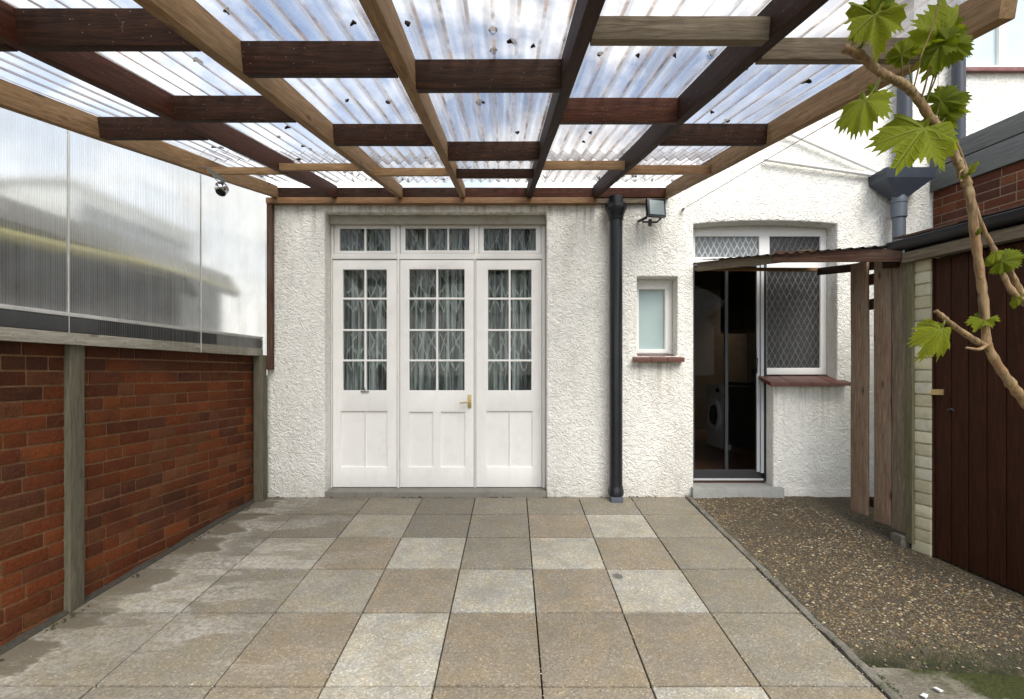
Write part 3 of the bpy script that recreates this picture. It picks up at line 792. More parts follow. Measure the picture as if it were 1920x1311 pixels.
# exposed aggregate path that dips to a lower concrete strip
def path_z(x, y):
    yy = y + 0.10 * (x - 1.5)
    t = min(1, max(0, (2.47 - yy) / 0.15)); t = t * t * (3 - 2 * t)
    crown = 0.012 * math.sin(min(1, max(0, (x - 1.52) / 1.1)) * math.pi)
    lump = 0.010 * mnoise.noise(Vector((x * 3.5, y * 3.5, 0.4))) + 0.004 * mnoise.noise(Vector((x * 14, y * 14, 3.1)))
    return gz(y) + 0.004 + crown + lump - 0.10 * t
bm = bmesh.new()
nx, ny = 70, 150
V = [[bm.verts.new((1.515 + 1.75 * i / nx, 4.53 - 2.45 * k / ny, 0)) for k in range(ny + 1)] for i in range(nx + 1)]
for rr in V:
    for v in rr: v.co.z = path_z(v.co.x, v.co.y)
for i in range(nx):
    for k in range(ny):
        bm.faces.new((V[i][k], V[i + 1][k], V[i + 1][k + 1], V[i][k + 1]))
tag(link("path", bm, M_GRAVEL, None, None, True), kind="structure")
bm = bmesh.new()
V = [[bm.verts.new((1.515 + 1.75 * i / 30, 2.345 - 3.4 * k / 60, 0)) for k in range(61)] for i in range(31)]
for rr in V:
    for v in rr:
        v.co.z = gz(v.co.y) - 0.066 + 0.006 * mnoise.noise(Vector((v.co.x * 6, v.co.y * 6, 9)))
for i in range(30):
    for k in range(60):
        bm.faces.new((V[i][k], V[i + 1][k], V[i + 1][k + 1], V[i][k + 1]))
tag(link("lower_path", bm, M_CONCM, None, None, True), kind="structure")
# loose stones of the aggregate, one heap nobody could count
oct_v = np.array([(1, 0, 0), (-1, 0, 0), (0, 1, 0), (0, -1, 0), (0, 0, 1), (0, 0, -1), (.62, .62, .3), (-.62, .62, .3), (.62, -.62, .3), (-.62, -.62, .3)])
oct_f = [(4, 0, 6), (4, 6, 2), (4, 2, 7), (4, 7, 1), (4, 1, 9), (4, 9, 3), (4, 3, 8), (4, 8, 0), (0, 2, 6), (2, 1, 7), (1, 3, 9), (3, 0, 8)]
def pebble_mesh(name, spots, smin, smax, pal, flat=0.55):
    Vs, Fs, Cs = [], [], []
    for (x, y, z) in spots:
        s = random.uniform(smin, smax) * (1.5 if random.random() < 0.06 else 1)
        a = random.uniform(0, 6.28); ca, sa = math.cos(a), math.sin(a)
        sc = np.array([s, s * random.uniform(.5, .9), s * flat * random.uniform(.7, 1.2)])
        q = oct_v * sc * rng.uniform(.85, 1.15, oct_v.shape)
        q = np.stack([q[:, 0] * ca - q[:, 1] * sa, q[:, 0] * sa + q[:, 1] * ca, q[:, 2]], 1) + (x, y, z)
        b = len(Vs) * len(oct_v)
        Vs.append(q); Fs += [tuple(b + i for i in f) for f in oct_f]
        c = random.choice(pal); k = random.uniform(.75, 1.25)
        Cs += [(c[0] * k, c[1] * k, c[2] * k, 1)] * len(oct_v)
    me = bpy.data.meshes.new(name)
    me.from_pydata(np.concatenate(Vs).tolist(), [], Fs)
    at = me.color_attributes.new("tint", 'FLOAT_COLOR', 'POINT')
    at.data.foreach_set("color", np.array(Cs, dtype=np.float32).ravel())
    me.polygons.foreach_set("use_smooth", [True] * len(me.polygons))
    me.materials.append(M_PEBBLE)
    o = bpy.data.objects.new(name, me); COL.objects.link(o); put(o)
    return o
GP = [(0.14, 0.10, 0.055), (0.22, 0.155, 0.075), (0.09, 0.072, 0.05), (0.27, 0.205, 0.11), (0.11, 0.10, 0.085), (0.06, 0.047, 0.033), (0.36, 0.31, 0.22), (0.19, 0.11, 0.05)]
sp = []
while len(sp) < 7500:
    x, y = random.uniform(1.53, 2.95), random.uniform(2.28, 4.45)
    if x > 3.36 - .23 * y: continue
    if mnoise.noise(Vector((x * 2.5, y * 2.5, 1.7))) < random.uniform(-0.75, 0.25): continue
    if y + .1 * (x - 1.5) < 2.42 and random.random() < 0.7: continue
    sp.append((x, y, path_z(x, y) + 0.0005))
tag(pebble_mesh("gravel", sp, 0.0035, 0.0098, GP), "tan and grey stones showing through the dark aggregate path", "gravel", kind="stuff")

# crumbs of grit in the joints, moss along the feet of the walls and the kerb
sp = []
for _ in range(900):
    if random.random() < 0.55:
        y = random.choice(rows[1:6]) + random.gauss(0, .006); x = random.uniform(-2.2, XE)
    else:
        x = random.choice(cols[1:8]) + random.gauss(0, .006); y = random.uniform(1.7, 4.45)
    if x < wallx(y) + .03: continue
    sp.append((x, y, gz(y) + 0.001))
for _ in range(260):
    x = random.uniform(-2.2, XE); y = random.uniform(1.8, 4.45)
    if x > wallx(y) + .05: sp.append((x, y, gz(y) + 0.002))
for _ in range(260):
    y = random.uniform(1.9, 4.45); sp.append((XE + random.gauss(0.0, .02), y, gz(y) + 0.004))
tag(pebble_mesh("grit", sp, 0.0016, 0.0042, [(0.5, 0.46, 0.38), (0.4, 0.35, 0.27), (0.2, 0.17, 0.12), (0.12, 0.1, 0.07), (0.6, 0.57, 0.5)]), "pale crumbs of grit scattered along the joints of the slabs", "grit", kind="stuff")
sp = []
for _ in range(1500):
    k = random.random()
    if k < 0.35:
        y = random.uniform(1.5, 4.45); x = XE + 0.05 + abs(random.gauss(0, .012)); z = gz(y) + .002
        if mnoise.noise(Vector((y * 5, 3, 1))) < 0.0: continue
    elif k < 0.55:
        y = random.uniform(1.7, 4.4); x = wallx(y) + random.uniform(.05, .085); z = gz(y) + .002
        if mnoise.noise(Vector((y * 4, 9, 1))) < 0.05: continue
    elif k < 0.75:
        x = random.uniform(-2.05, 1.45); y = 4.495 - abs(random.gauss(0, .008)); z = gz(y) + .002
        if -1.64 < x < .3: y -= .015
        if mnoise.noise(Vector((x * 4, 5, 1))) < 0.0: continue
    else:
        x = random.uniform(1.75, 2.75); y = 2.42 - .1 * (x - 1.5) + random.gauss(0, .035); z = path_z(x, y)
    sp.append((x, y, z))
tag(pebble_mesh("moss", sp, 0.003, 0.009, [(0.03, 0.035, 0.012), (0.05, 0.055, 0.015), (0.025, 0.022, 0.012), (0.07, 0.07, 0.02)], 0.8), "dark green moss crumbs along the kerb and the feet of the walls", "moss", kind="stuff")

# ------------------------------------------------------------------ brickwork
def brickwork(L, z0, z1, pal, mat, mortar, name, parent, M, thick=0.11, bl=0.216, bh=0.0615, jt=0.0105, headers=0.12, shift=True):
    """local x along the wall, y into it, z up; the face is y = 0"""
    box("mortar", 0.002, L - 0.002, 0.006, thick, z0, z1 - 0.004, mortar, parent, 0, M)
    bm = bmesh.new()
    lay = bm.loops.layers.float_color.new("tint")
    z = z1; k = 0
    while z > z0:
        x = -random.uniform(0.02, 0.06) - (0.113 if (k % 2 and shift) else 0)
        while x < L:
            w = 0.103 if random.random() < headers else bl
            w *= random.uniform(0.985, 1.015)
            a, b = max(x, 0), min(x + w, L)
            if b - a > 0.02:
                before = set(bm.faces)
                off = random.uniform(-0.002, 0.0022)
                vs = add_box(bm, a, b, off, thick - 0.02, z - bh + random.uniform(-.001, .001), z + random.uniform(-.001, .001), 0.004)
                base = random.choice(pal); q = random.uniform(0.8, 1.2)
                tinted(bm, set(bm.faces) - before, tuple(c * q for c in base), lay)
            x += w + jt
        z -= bh + jt; k += 1
    return link(name, bm, mat, parent, M)

REDS = [(0.122, 0.033, 0.012), (0.132, 0.035, 0.012), (0.108, 0.030, 0.013), (0.145, 0.042, 0.014), (0.095, 0.029, 0.014), (0.08, 0.028, 0.016), (0.12, 0.044, 0.02)]
# left garden wall
yaw = math.atan(0.064)
wl_top = ZC + 0.150
uw = Vector((-math.sin(yaw), -math.cos(yaw), 0))          # towards the camera
def leftM(d0, off=0.0):
    p = Vector((wallx(d0) + off, d0, 0))
    X = uw; Z = Vector((0, 0, 1)); Y = Z.cross(X)
    Y = Vector((-math.cos(yaw), math.sin(yaw), 0))
    m = Matrix((X, Y, Z)).transposed().to_4x4(); m.translation = p
    return m
gw = thing("brick_wall", (wallx(2), 2, gz(2)), "low red brick garden wall with wooden posts against it, left of the patio", "wall")
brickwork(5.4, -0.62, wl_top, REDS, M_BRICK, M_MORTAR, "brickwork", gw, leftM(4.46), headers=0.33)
bm = bmesh.new()
rr_ = []
for i in range(50):
    d = 4.44 - i * 0.1
    w_ = 0.032 + 0.018 * mnoise.noise(Vector((d * 3, 2.2, 0))); h_ = 0.018 + 0.014 * mnoise.noise(Vector((d * 4, 8.1, 0)))
    rr_.append([bm.verts.new((wallx(d) + o_, d, gz(d) + z_)) for o_, z_ in ((-0.01, -0.05), (-0.01, h_), (0.004, h_), (w_, 0.003), (w_ + .006, -0.05))])
for i in range(49):
    for k in range(4): bm.faces.new((rr_[i][k], rr_[i][k + 1], rr_[i + 1][k + 1], rr_[i + 1][k]))
link("cement_fillet", bm, M_DKCEM, gw, None, True)
# two posts standing against the wall
def upright(name, x0, x1, y0, y1, z0, z1, mat, label, cat, group=None):
    o = board(name, ((x0 + x1) / 2, (y0 + y1) / 2, z0), ((x0 + x1) / 2, (y0 + y1) / 2, z1), y1 - y0, x1 - x0, mat, None, (1, 0, 0), 0.006)
    return tag(o, label, cat, group)
upright("timber_post", -2.332, -2.258, 2.675, 2.765, gz(2.72) - 0.05, wl_top + 0.002, M_POST,
        "thick greenish grey post against the middle of the red brick wall", "post")
upright("timber_post", -2.165, -2.085, 4.375, 4.448, -0.03, wl_top + 0.002, M_POST,
        "narrow brown grey post in the corner where the brick wall meets the white house", "post")

# twin-wall screen above the brick wall
scr = thing("plastic_screen", (wallx(2.5), 2.5, wl_top), "translucent ribbed plastic screen above the brick wall", "screen")
def pan_pt(d, off, zr):
    return Vector((wallx(d) + off + 0.031 * max(0, (d - 2.3) / 2.17), d, ZC + zr))
def prism_along(name, d0, d1, o0, o1, zb, zt, mat, parent, bevel=0.002):
    bm = bmesh.new()
    q = []
    for d in (d0, d1):
        q.append([bm.verts.new(pan_pt(d, o, (zb if callable(zb) else (lambda _: zb))(d) if k < 2 else (zt if callable(zt) else (lambda _: zt))(d)))
                  for k, o in enumerate((o0, o1, o1, o0))])
    bm.faces.new(q[0]); bm.faces.new(q[1][::-1])
    for k in range(4): bm.faces.new((q[0][k], q[1][k], q[1][(k + 1) % 4], q[0][(k + 1) % 4]))
    bm.normal_update()
    if bevel: bmesh.ops.bevel(bm, geom=list(bm.edges), offset=bevel, segments=1, affect='EDGES')
    return link(name, bm, mat, parent)
seams = [0.65, 1.655, 2.65, 3.645, 4.472]
ptop = lambda d: 0.6664 + 0.1853 * d + 0.20
for i in range(4):
    prism_along("plastic_sheet", seams[i] + .004, seams[i + 1] - .004, 0.034, 0.042, 0.146, ptop, M_TWIN, scr, 0)
for d in seams[1:4]:
    prism_along("sheet_joint", d - 0.002, d + 0.002, 0.032, 0.044, 0.146, ptop, M_LEAD, scr, 0)
p0, p1 = pan_pt(4.44, 0.010, 0.176), pan_pt(-0.4, 0.010, 0.176)
board("bottom_batten", p0, p1, 0.044, 0.060, M_STRIP, scr)
p0, p1 = pan_pt(4.44, 0.004, 0.247), pan_pt(-0.4, 0.004, 0.247)
board("back_rail", p0, p1, 0.05, 0.076, M_DKRAIL, scr)
p0, p1 = pan_pt(4.44, 0.0, 0.298), pan_pt(-0.4, 0.0, 0.298)
board("rail_cap", p0, p1, 0.06, 0.020, M_LEAD, scr)
for k in range(9):
    d_ = 1.75 + k * 0.31
    for dz_ in (0.0,):
        c_ = pan_pt(d_, 0.045, 0.176)
        bm = bmesh.new(); bmesh.ops.create_uvsphere(bm, u_segments=8, v_segments=6, radius=0.006, matrix=Matrix.Translation(c_))
        link("screw", bm, M_STEEL, scr, None, True)
board("end_post", (-2.066, 4.468, ZC + 0.03), (-2.066, 4.468, 2.53), 0.045, 0.048, M_CANB, scr, (1, 0, 0))

# neighbour's outbuilding and house seen through the screen
nb = thing("outbuilding", (-4.2, 3, -0.6), "neighbouring outbuilding with pale felt roof and mossy gutter behind the plastic screen", "shed")
box("wall", -5.4, -3.25, -1.0, 5.85, -0.62, ZC + 0.92, M_NWALL, nb, 0)
bm = bmesh.new()
prof = [(-3.17, 0.93), (-3.13, 0.95), (-3.20, 1.10), (-3.5, 1.22), (-5.5, 1.75), (-5.5, 1.65), (-3.3, 0.93)]
ends = [[bm.verts.new((x, y, ZC + z)) for x, z in prof] for y in (-1.1, 5.95)]
bm.faces.new(ends[0]); bm.faces.new(ends[1][::-1])
for k in range(len(prof)):
    bm.faces.new((ends[0][k], ends[1][k], ends[1][(k + 1) % len(prof)], ends[0][(k + 1) % len(prof)]))
link("roof", bm, M_FELT, nb)
bm = bmesh.new()
gp = [(-3.12, 5.9 - i * 0.35, ZC + 0.90 + 0.035 * math.sin(i * 0.55) - 0.004 * i) for i in range(20)]
tube_bm(bm, gp, 0.05, 10)
link("gutter", bm, M_MOSSG, nb)
nh = thing("neighbour_house", (-11, 13, -0.6), "pale house with long blue grey window seen blurred through plastic screen", "house")
bm = holed(10.6, 14.9, -0.62, 4.95, [(10.9, 14.6, 3.75, 4.65)], 0, 0.3)
Mx = Matrix(((0, 1, 0, -9.4), (1, 0, 0, 0), (0, 0, 1, 0), (0, 0, 0, 1)))
Mx = Matrix(((0, -1, 0, -9.0), (1, 0, 0, 0), (0, 0, 1, 0), (0, 0, 0, 1)))
link("wall", bm, M_PALEW, nh, Mx)
nw = box("window", -9.16, -9.1, 10.9, 14.6, 3.75, 4.65, M_BLUEGREY, nh, 0)
box("mullion", -9.09, -9.05, 10.9, 14.6, 4.32, 4.39, M_UPVC, nw, 0)
box("roof", -12.4, -8.95, 10.5, 15.0, 4.95, 5.03, M_PALEW, nh, 0)
box("back_wall", -12.3, -9.31, 10.6, 14.9, -0.62, 4.94, M_PALEW, nh, 0)

# ------------------------------------------------------------------ the house
S = WALL / F
S2 = FRAME / F
def wx(px): return (px - CX) * S
def wz(py): return ZC + (HY - py) * S
def fx(px): return (px - CX) * S2
def fz(py): return ZC + (HY - py) * S2
house = thing("house", (0.5, WALL, 0), "white roughcast house with glazed french doors, small window and kitchen doorway", "house")

FD = (wx(609), wx(1025), -0.5, wz(397))
SW = (wx(1194.7), wx(1270.4), wz(668), wz(519))
KD = (wx(1300.7), 2.241, -0.5, 2.3726)
KW = (2.241, wx(1570), 0.985, 2.3726)
UW = (wx(1806), 5.3, wz(127), 4.75)
XL, XT = -2.113, 3.66
def roofline(x):
    if x < 1.33: return 2.575
    return 2.615 + (x - 1.33) * 0.50
xs_extra = [1.33 + k * (XT - 1.33) / 12 for k in range(13)] + [KD[0] + (KW[1] - KD[0]) * k / 10 for k in range(11)]
zt_row = 2.51
bm = holed(XL, XT, -0.5, 2.70, [FD, SW, KD, KW], WALL, WALL + 0.28, 0, xs_extra, (zt_row,))
kxc, kxh = (KD[0] + KW[1]) / 2, (KW[1] - KD[0]) / 2
for v in bm.verts:
    x, z = v.co.x, v.co.z
    if abs(z - 2.3726) < 1e-4 and KD[0] - 1e-4 <= x <= KW[1] + 1e-4:
        v.co.z -= 0.028 * ((x - kxc) / kxh) ** 2
    if abs(z - 2.70) < 1e-4: v.co.z = roofline(x)
bm.normal_update()
es = [e for e in bm.edges if len(e.link_faces) == 2 and e.calc_face_angle(0) > 0.6]
bmesh.ops.bevel(bm, geom=es, offset=0.014, segments=3, profile=0.5, affect='EDGES', clamp_overlap=True)
link("wall", bm, M_RENDER, house)
bm = holed(XT + 0.001, 8.0, -0.5, 6.2, [UW], WALL - 0.002, WALL + 0.28, 0.01)
link("upper_wall", bm, M_RENDER, house)
# shell so the rooms are real and dark
bm = bmesh.new()
add_box(bm, XL, XL + 0.25, WALL + 0.281, 9.0, -0.5, 2.499)
add_box(bm, 0.95, 1.05, WALL + 0.281, 9.0, -0.5, 2.499)
add_box(bm, 4.0, 4.2, WALL + 0.281, 9.0, -0.5, 2.499)
add_box(bm, XL, 4.2, 9.0, 9.25, -0.5, 2.499)
link("inner_wall", bm, M_CEIL, house)
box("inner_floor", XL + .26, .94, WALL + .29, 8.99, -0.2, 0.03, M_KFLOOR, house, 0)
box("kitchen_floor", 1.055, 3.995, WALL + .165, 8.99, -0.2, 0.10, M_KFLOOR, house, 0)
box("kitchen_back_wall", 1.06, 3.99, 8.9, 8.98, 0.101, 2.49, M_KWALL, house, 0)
bm = bmesh.new()
pts = [(XL - 0.05, 2.50), (1.33, 2.50), (1.33, 2.574), (XL - .05, 2.574)]
fr_ = [bm.verts.new((x, WALL + 0.285, z)) for x, z in pts]; bk_ = [bm.verts.new((x, 9.3, z)) for x, z in pts]
bm.faces.new(fr_); bm.faces.new(bk_[::-1])
for k in range(4): bm.faces.new((fr_[k], bk_[k], bk_[(k + 1) % 4], fr_[(k + 1) % 4]))
pts = [(1.331, 2.50), (XT, 2.50), (XT, roofline(XT) - 0.01), (1.331, 2.60)]
fr_ = [bm.verts.new((x, WALL + 0.285, z)) for x, z in pts]; bk_ = [bm.verts.new((x, 9.3, z)) for x, z in pts]
bm.faces.new(fr_); bm.faces.new(bk_[::-1])
for k in range(4): bm.faces.new((fr_[k], bk_[k], bk_[(k + 1) % 4], fr_[(k + 1) % 4]))
link("roof", bm, M_FELT, house)
box("inner_wall", 3.67, 8.0, WALL + 0.285, 5.15, 2.6, 6.1, M_CEIL, house, 0)
# smoke-stained concrete lintel over the french doors
box("lintel", FD[0] + .002, FD[1] - .002, WALL + 0.10, WALL + 0.27, FD[3] - 0.075, FD[3] - 0.001, M_LINTEL, house, 0.004)

# french door set -------------------------------------------------
ZT = fz(478)    # bottom of transom lights
fr = [fx(620.5), fx(1021)]
zb = 0.045
f0 = FRAME - 0.012
holes = [(fx(626), fx(743.5), fz(476.5), fz(418)), (fx(750), fx(889.5), fz(476.5), fz(417)), (fx(897.5), fx(1015), fz(476.5), fz(418)),
         (fx(623.5), fx(745), zb, fz(486)), (fx(749.5), fx(889.5), zb, fz(486.5)), (fx(892), fx(1016.5), zb, fz(486))]
bm = holed(FD[0] + .003, FD[1] - .003, zb, FD[3] - 0.076, holes, f0, FRAME + 0.07, 0.003)
link("door_frame", bm, M_WHITE, house)
box("threshold", FD[0] + .004, FD[1] - .004, WALL - 0.012, FRAME + 0.1, -0.08, zb - 0.002, M_THRESH, house, 0.006)
def transom(x0, x1, z0, z1, gx0, gx1, gz0, gz1, bars):
    es = [gx0] + bars + [gx1]
    hs = [(es[i] + (0.008 if i else 0), es[i + 1] - (0.008 if i + 1 < len(es) - 1 else 0), gz0, gz1) for i in range(len(es) - 1)]
    bm = holed(x0, x1, z0, z1, hs, FRAME - 0.004, FRAME + 0.04, 0.003)
    t = link("transom_window", bm, M_WHITE, house)
    box("glass_pane", gx0 - .004, gx1 + .004, FRAME + .018, FRAME + .023, gz0 - .004, gz1 + .004, M_GLASS, t, 0)
transom(fx(627), fx(742.5), fz(475.8), fz(419), fx(637), fx(732.5), fz(470.5), fz(428.5), [fx(685)])
transom(fx(751), fx(888.8), fz(475.8), fz(418), fx(760), fx(880), fz(469.5), fz(428), [fx(800.8), fx(840.5)])
transom(fx(898.3), fx(1014.3), fz(475.8), fz(419), fx(907), fx(1004.8), fz(470), fz(428), [fx(956.3)])
def leaf_door(x0, x1, gl, midx, hz, panels, yoff, label):
    gx0, gx1, gz0, gz1 = gl
    zz = [gz0] + hz + [gz1]
    b = 0.0085
    hs = []
    for i in range(len(zz) - 1):
        a = zz[i] + (b if i else 0); c = zz[i + 1] - (b if i + 1 < len(zz) - 1 else 0)
        hs += [(gx0, midx - b, a, c), (midx + b, gx1, a, c)]
    bm = holed(x0, x1, zb + 0.004, fz(487), hs + panels, FRAME + yoff, FRAME + yoff + 0.045, 0.003)
    d = link("door", bm, M_WHITE, house)
    tag(d, label)
    box("glass_pane", gx0 - .003, gx1 + .003, FRAME + yoff + .02, FRAME + yoff + .025, gz0 - .003, gz1 + .003, M_GLASS, d, 0)
    for p in panels:
        box("door_panel", p[0] - .002, p[1] + .002, FRAME + yoff + .014, FRAME + yoff + .034, p[2] - .002, p[3] + .002, M_WHITE, d, 0)
    return d
HZ = [fz(676), fz(619), fz(560)]
d1 = leaf_door(fx(624.2), fx(744.3), (fx(643), fx(725), fz(732), fz(505.5)), fx(685), HZ,
               [(fx(639), fx(684.6), fz(876), fz(771)), (fx(685.6), fx(726), fz(876), fz(771))], 0.0, "left leaf of the french doors, with a small stay at the foot of its glass")
d2 = leaf_door(fx(750.3), fx(888.6), (fx(767.5), fx(871), fz(732), fz(505)), fx(819.7), HZ,
               [(fx(767.5), fx(812), fz(876), fz(772.5)), (fx(827), fx(872), fz(876), fz(772.5))], -0.004, "wider middle door leaf with a brass lever handle")
d3 = leaf_door(fx(892.8), fx(1015.7), (fx(915), fx(996.5), fz(732), fz(505.5)), fx(955.6), HZ,
               [(fx(912.5), fx(955.2), fz(876), fz(771)), (fx(956.2), fx(998), fz(876), fz(771))], 0.0, "right leaf of the french doors, without any handle")
# lever handle, stay, hinges
bm = bmesh.new()
yh = FRAME - 0.004
add_box(bm, fx(877.2), fx(884), yh - 0.007, yh - 0.0005, fz(765), fz(740), 0.002)
tube_bm(bm, [(fx(880.6), yh - .006, fz(754)), (fx(880.6), yh - .045, fz(754))], 0.008, 10)
tube_bm(bm, [(fx(882.5), yh - .043, fz(754)), (fx(872), yh - .046, fz(754.2)), (fx(862.6), yh - .042, fz(755.5))], [0.008, 0.0065, 0.0055], 10)
link("handle", bm, M_BRASS, d2)
bm = bmesh.new()
add_box(bm, fx(677), fx(692), FRAME - 0.012, FRAME - 0.0005, fz(735.5), fz(732.5), 0.001)
tube_bm(bm, [(fx(685), FRAME - .01, fz(733)), (fx(685), FRAME - .02, fz(727))], 0.004, 8)
link("window_stay", bm, M_STEEL, d1)
for py in (537, 704, 871):
    bm = bmesh.new()
    tube_bm(bm, [(fx(747.4), f0 - .004, fz(py + 9)), (fx(747.4), f0 - .004, fz(py - 9))], 0.0055, 8)
    link("hinge", bm, M_WHITE, d2)

# net curtains
def curtain(x0, x1, label):
    bm = bmesh.new()
    n, k = 90, 8
    ph = random.uniform(0, 6)
    z0, z1 = 0.2, fz(424)
    g = [[bm.verts.new((x0 + (x1 - x0) * i / n, 4.80 + 0.018 * math.sin(i * 0.75 + ph) + 0.01 * math.sin(i * 1.9 + j * .35 + ph), z0 + (z1 - z0) * j / k)) for j in range(k + 1)] for i in range(n + 1)]
    for i in range(n):
        for j in range(k): bm.faces.new((g[i][j], g[i + 1][j], g[i + 1][j + 1], g[i][j + 1]))
    tag(link("net_curtain", bm, M_NET, None, None, True), label, "curtain")
curtain(fx(622), fx(746), "lace net curtain behind the panes of the left door leaf")
curtain(fx(748), fx(890), "lace net curtain behind the middle door with the brass handle")
curtain(fx(892), fx(1019), "lace net curtain behind the panes of the right door leaf")

# small window beside the drainpipe
sw = thing
bm = holed(SW[0] + .002, SW[1] - .002, SW[2] + .02, SW[3] - .002, [(fx(1197), fx(1245.5), fz(655), fz(543.5))], FRAME - 0.015, FRAME + 0.06, 0.004)
w = link("window", bm, M_WHITE, house); tag(w, "small single paned window with frosted green glass")
box("glass_pane", fx(1196), fx(1246.5), FRAME + .012, FRAME + .018, fz(656), fz(542.5), M_FROST, w, 0)
bm = holed(fx(1191), fx(1253.5), fz(662.5), fz(535.5), [(fx(1196.5), fx(1246), fz(655.5), fz(543))], FRAME - 0.024, FRAME - 0.0155, 0.002)
link("casement", bm, M_WHITE, w)
def sill(name, x0, x1, zf, zbk, y0, y1, t, mat, parent, tiles=1):
    bm = bmesh.new()
    for k in range(tiles):
        a = x0 + (x1 - x0) * k / tiles + (0.0015 if k else 0); b = x0 + (x1 - x0) * (k + 1) / tiles - (0.0015 if k < tiles - 1 else 0)
        vs = add_box(bm, a, b, y0, y1, -t, 0, 0.004)
        for v in vs:
            if v.is_valid: v.co.z += zf + (zbk - zf) * (v.co.y - y0) / (y1 - y0) + 0.0015 * (k % 2)
    return link(name, bm, mat, parent)
sill("sill", wx(1186), wx(1279), ZC + (HY - 671) * 4.43 / F, SW[2] + .018, 4.43, FRAME - .016, 0.036, M_SILL, w, 3)

# kitchen window and door
kz1 = 2.345
bm = holed(KW[0] - 0.62, KW[1] - .003, ZC + (HY - 702.5) * S2, 2.338, [
    (fx(1301.5), fx(1422.5), fz(482.5), fz(444)), (fx(1442), fx(1537), fz(482.5), fz(444)),
    (fx(1437), fx(1537), fz(690), fz(506)), (KW[0] - .63, fx(1434.5), 0, fz(493.5))], FRAME - 0.012, FRAME + 0.05, 0.004)
kw = link("window", bm, M_UPVC, house); tag(kw, "wide white kitchen window with diamond leaded glass above and beside the door")
box("glass_pane", fx(1300), fx(1424), FRAME + .01, FRAME + .016, fz(484), fz(442.5), M_DIAMONDP, kw, 0)
box("glass_pane", fx(1440.5), fx(1538.5), FRAME + .01, FRAME + .016, fz(484), fz(442.5), M_DIAMOND, kw, 0)
box("glass_pane", fx(1435.5), fx(1538.5), FRAME + .01, FRAME + .016, fz(691.5), fz(504.5), M_DIAMOND, kw, 0)
box("top_rail", KD[0] + .003, KW[1] - .003, FRAME + .0, FRAME + .05, 2.3385, 2.372, M_UPVC, kw, 0)
box("left_jamb", KD[0] + .001, KW[0] - .621, FRAME - .012, FRAME + .05, fz(493), 2.338, M_UPVC, kw, 0)
sill("sill", wx(1432) + 0.02, wx(1585), ZC + (HY - 717.5) * 4.42 / F, ZC + (HY - 704.5) * S2, 4.42, FRAME - .013, 0.03, M_SILL, kw, 4)
# sliding kitchen door
kd = holed(KD[0] + .003, KD[1] - .003, 0.105, fz(494.5), [(fx(1302.5), fx(1360), fz(881), fz(500)), (fx(1365.5), fx(1419), fz(881), fz(500))], FRAME + 0.0, FRAME + 0.04, 0.003)
kd = link("sliding_door", kd, M_DKALU, house)
box("glass_pane", fx(1301), fx(1421), FRAME + .018, FRAME + .024, fz(882.5), fz(498.5), M_KGLASS, kd, 0)
bm = bmesh.new()
add_box(bm, fx(1417.5), fx(1423), FRAME - 0.018, FRAME - 0.001, fz(884), fz(499), 0.003)
add_box(bm, fx(1424), fx(1429.5), FRAME - 0.030, FRAME - 0.001, fz(886), fz(498), 0.003)
link("door_stile", bm, M_ALU, kd)
box("door_jamb", fx(1429.9), fx(1434.3), FRAME - 0.034, FRAME - 0.0, 0.106, fz(494.5), M_BLACK, kd, 0.002)
box("door_track", fx(1299), fx(1431), FRAME - 0.02, FRAME - 0.001, 0.112, 0.128, M_ALU, kd, 0.002)
bm = bmesh.new()
tube_bm(bm, [(fx(1416), FRAME - .02, fz(655)), (fx(1414), FRAME - .04, fz(664)), (fx(1416), FRAME - .02, fz(673))], 0.005, 8)
tube_bm(bm, [(fx(1418), FRAME - .02, fz(672)), (fx(1415), FRAME - .045, fz(685)), (fx(1417), FRAME - .02, fz(700))], 0.006, 8)
link("handle", bm, M_BLACK, kd)
box("doorstep", KD[0] - 0.025, KD[1] + 0.065, WALL - 0.06, FRAME + 0.0, -0.1, 0.088, M_STEP, house, 0.006)
box("plinth", KD[1] + 0.068, wx(1608), WALL - 0.010, WALL + 0.01, -0.1, 0.075, M_RENDER, house, 0.004)
# upper window
bm = holed(UW[0] + .003, UW[1] - .003, UW[2] + .003, UW[3] - .003, [(UW[0] + .04, UW[0] + .36, UW[2] + .05, UW[3] - .06), (UW[0] + .43, UW[1] - .06, UW[2] + .05, UW[3] - .06)], WALL + .05, WALL + .12, 0.004)
uw_ = link("window", bm, M_UPVC, house); tag(uw_, "upstairs window at the top right above the red sill")
box("glass_pane", UW[0] + .03, UW[1] - .05, WALL + .085, WALL + .092, UW[2] + .04, UW[3] - .05, M_UPGLASS, uw_, 0)
sill("sill", UW[0] - .04, UW[1] + .04, UW[2] - .02, UW[2] + .002, WALL - .05, WALL + .049, 0.035, M_REDSILL, uw_)

# washing machine and kitchen units inside
wm = thing("washing_machine", (2.9, 6.73, 0.1), "white front loading washing machine seen through the kitchen door", "washing machine")
b = box("body", 2.60, 3.18, 6.42, 7.03, 0.115, 0.92, M_APPL, wm, 0.012)
Mw = Matrix.Translation((2.60, 6.725, 0.53)) @ Matrix.Rotation(R(-90), 4, 'Y')
bm = bmesh.new(); lathe_bm(bm, [(0.20, -0.002), (0.205, 0.018), (0.19, 0.03), (0.145, 0.03), (0.14, 0.015)], (0, 0), 36, Mw)
dr = link("door", bm, M_APPL, wm)
bm = bmesh.new(); lathe_bm(bm, [(0.139, 0.004), (0.12, 0.035), (0.06, 0.05), (0.01, 0.052)], (0, 0), 30, Mw)
link("door_glass", bm, M_RUBBER, dr, None, True)
box("control_panel", 2.588, 2.6, 6.44, 7.01, 0.80, 0.90, M_APPL, wm, 0.003)
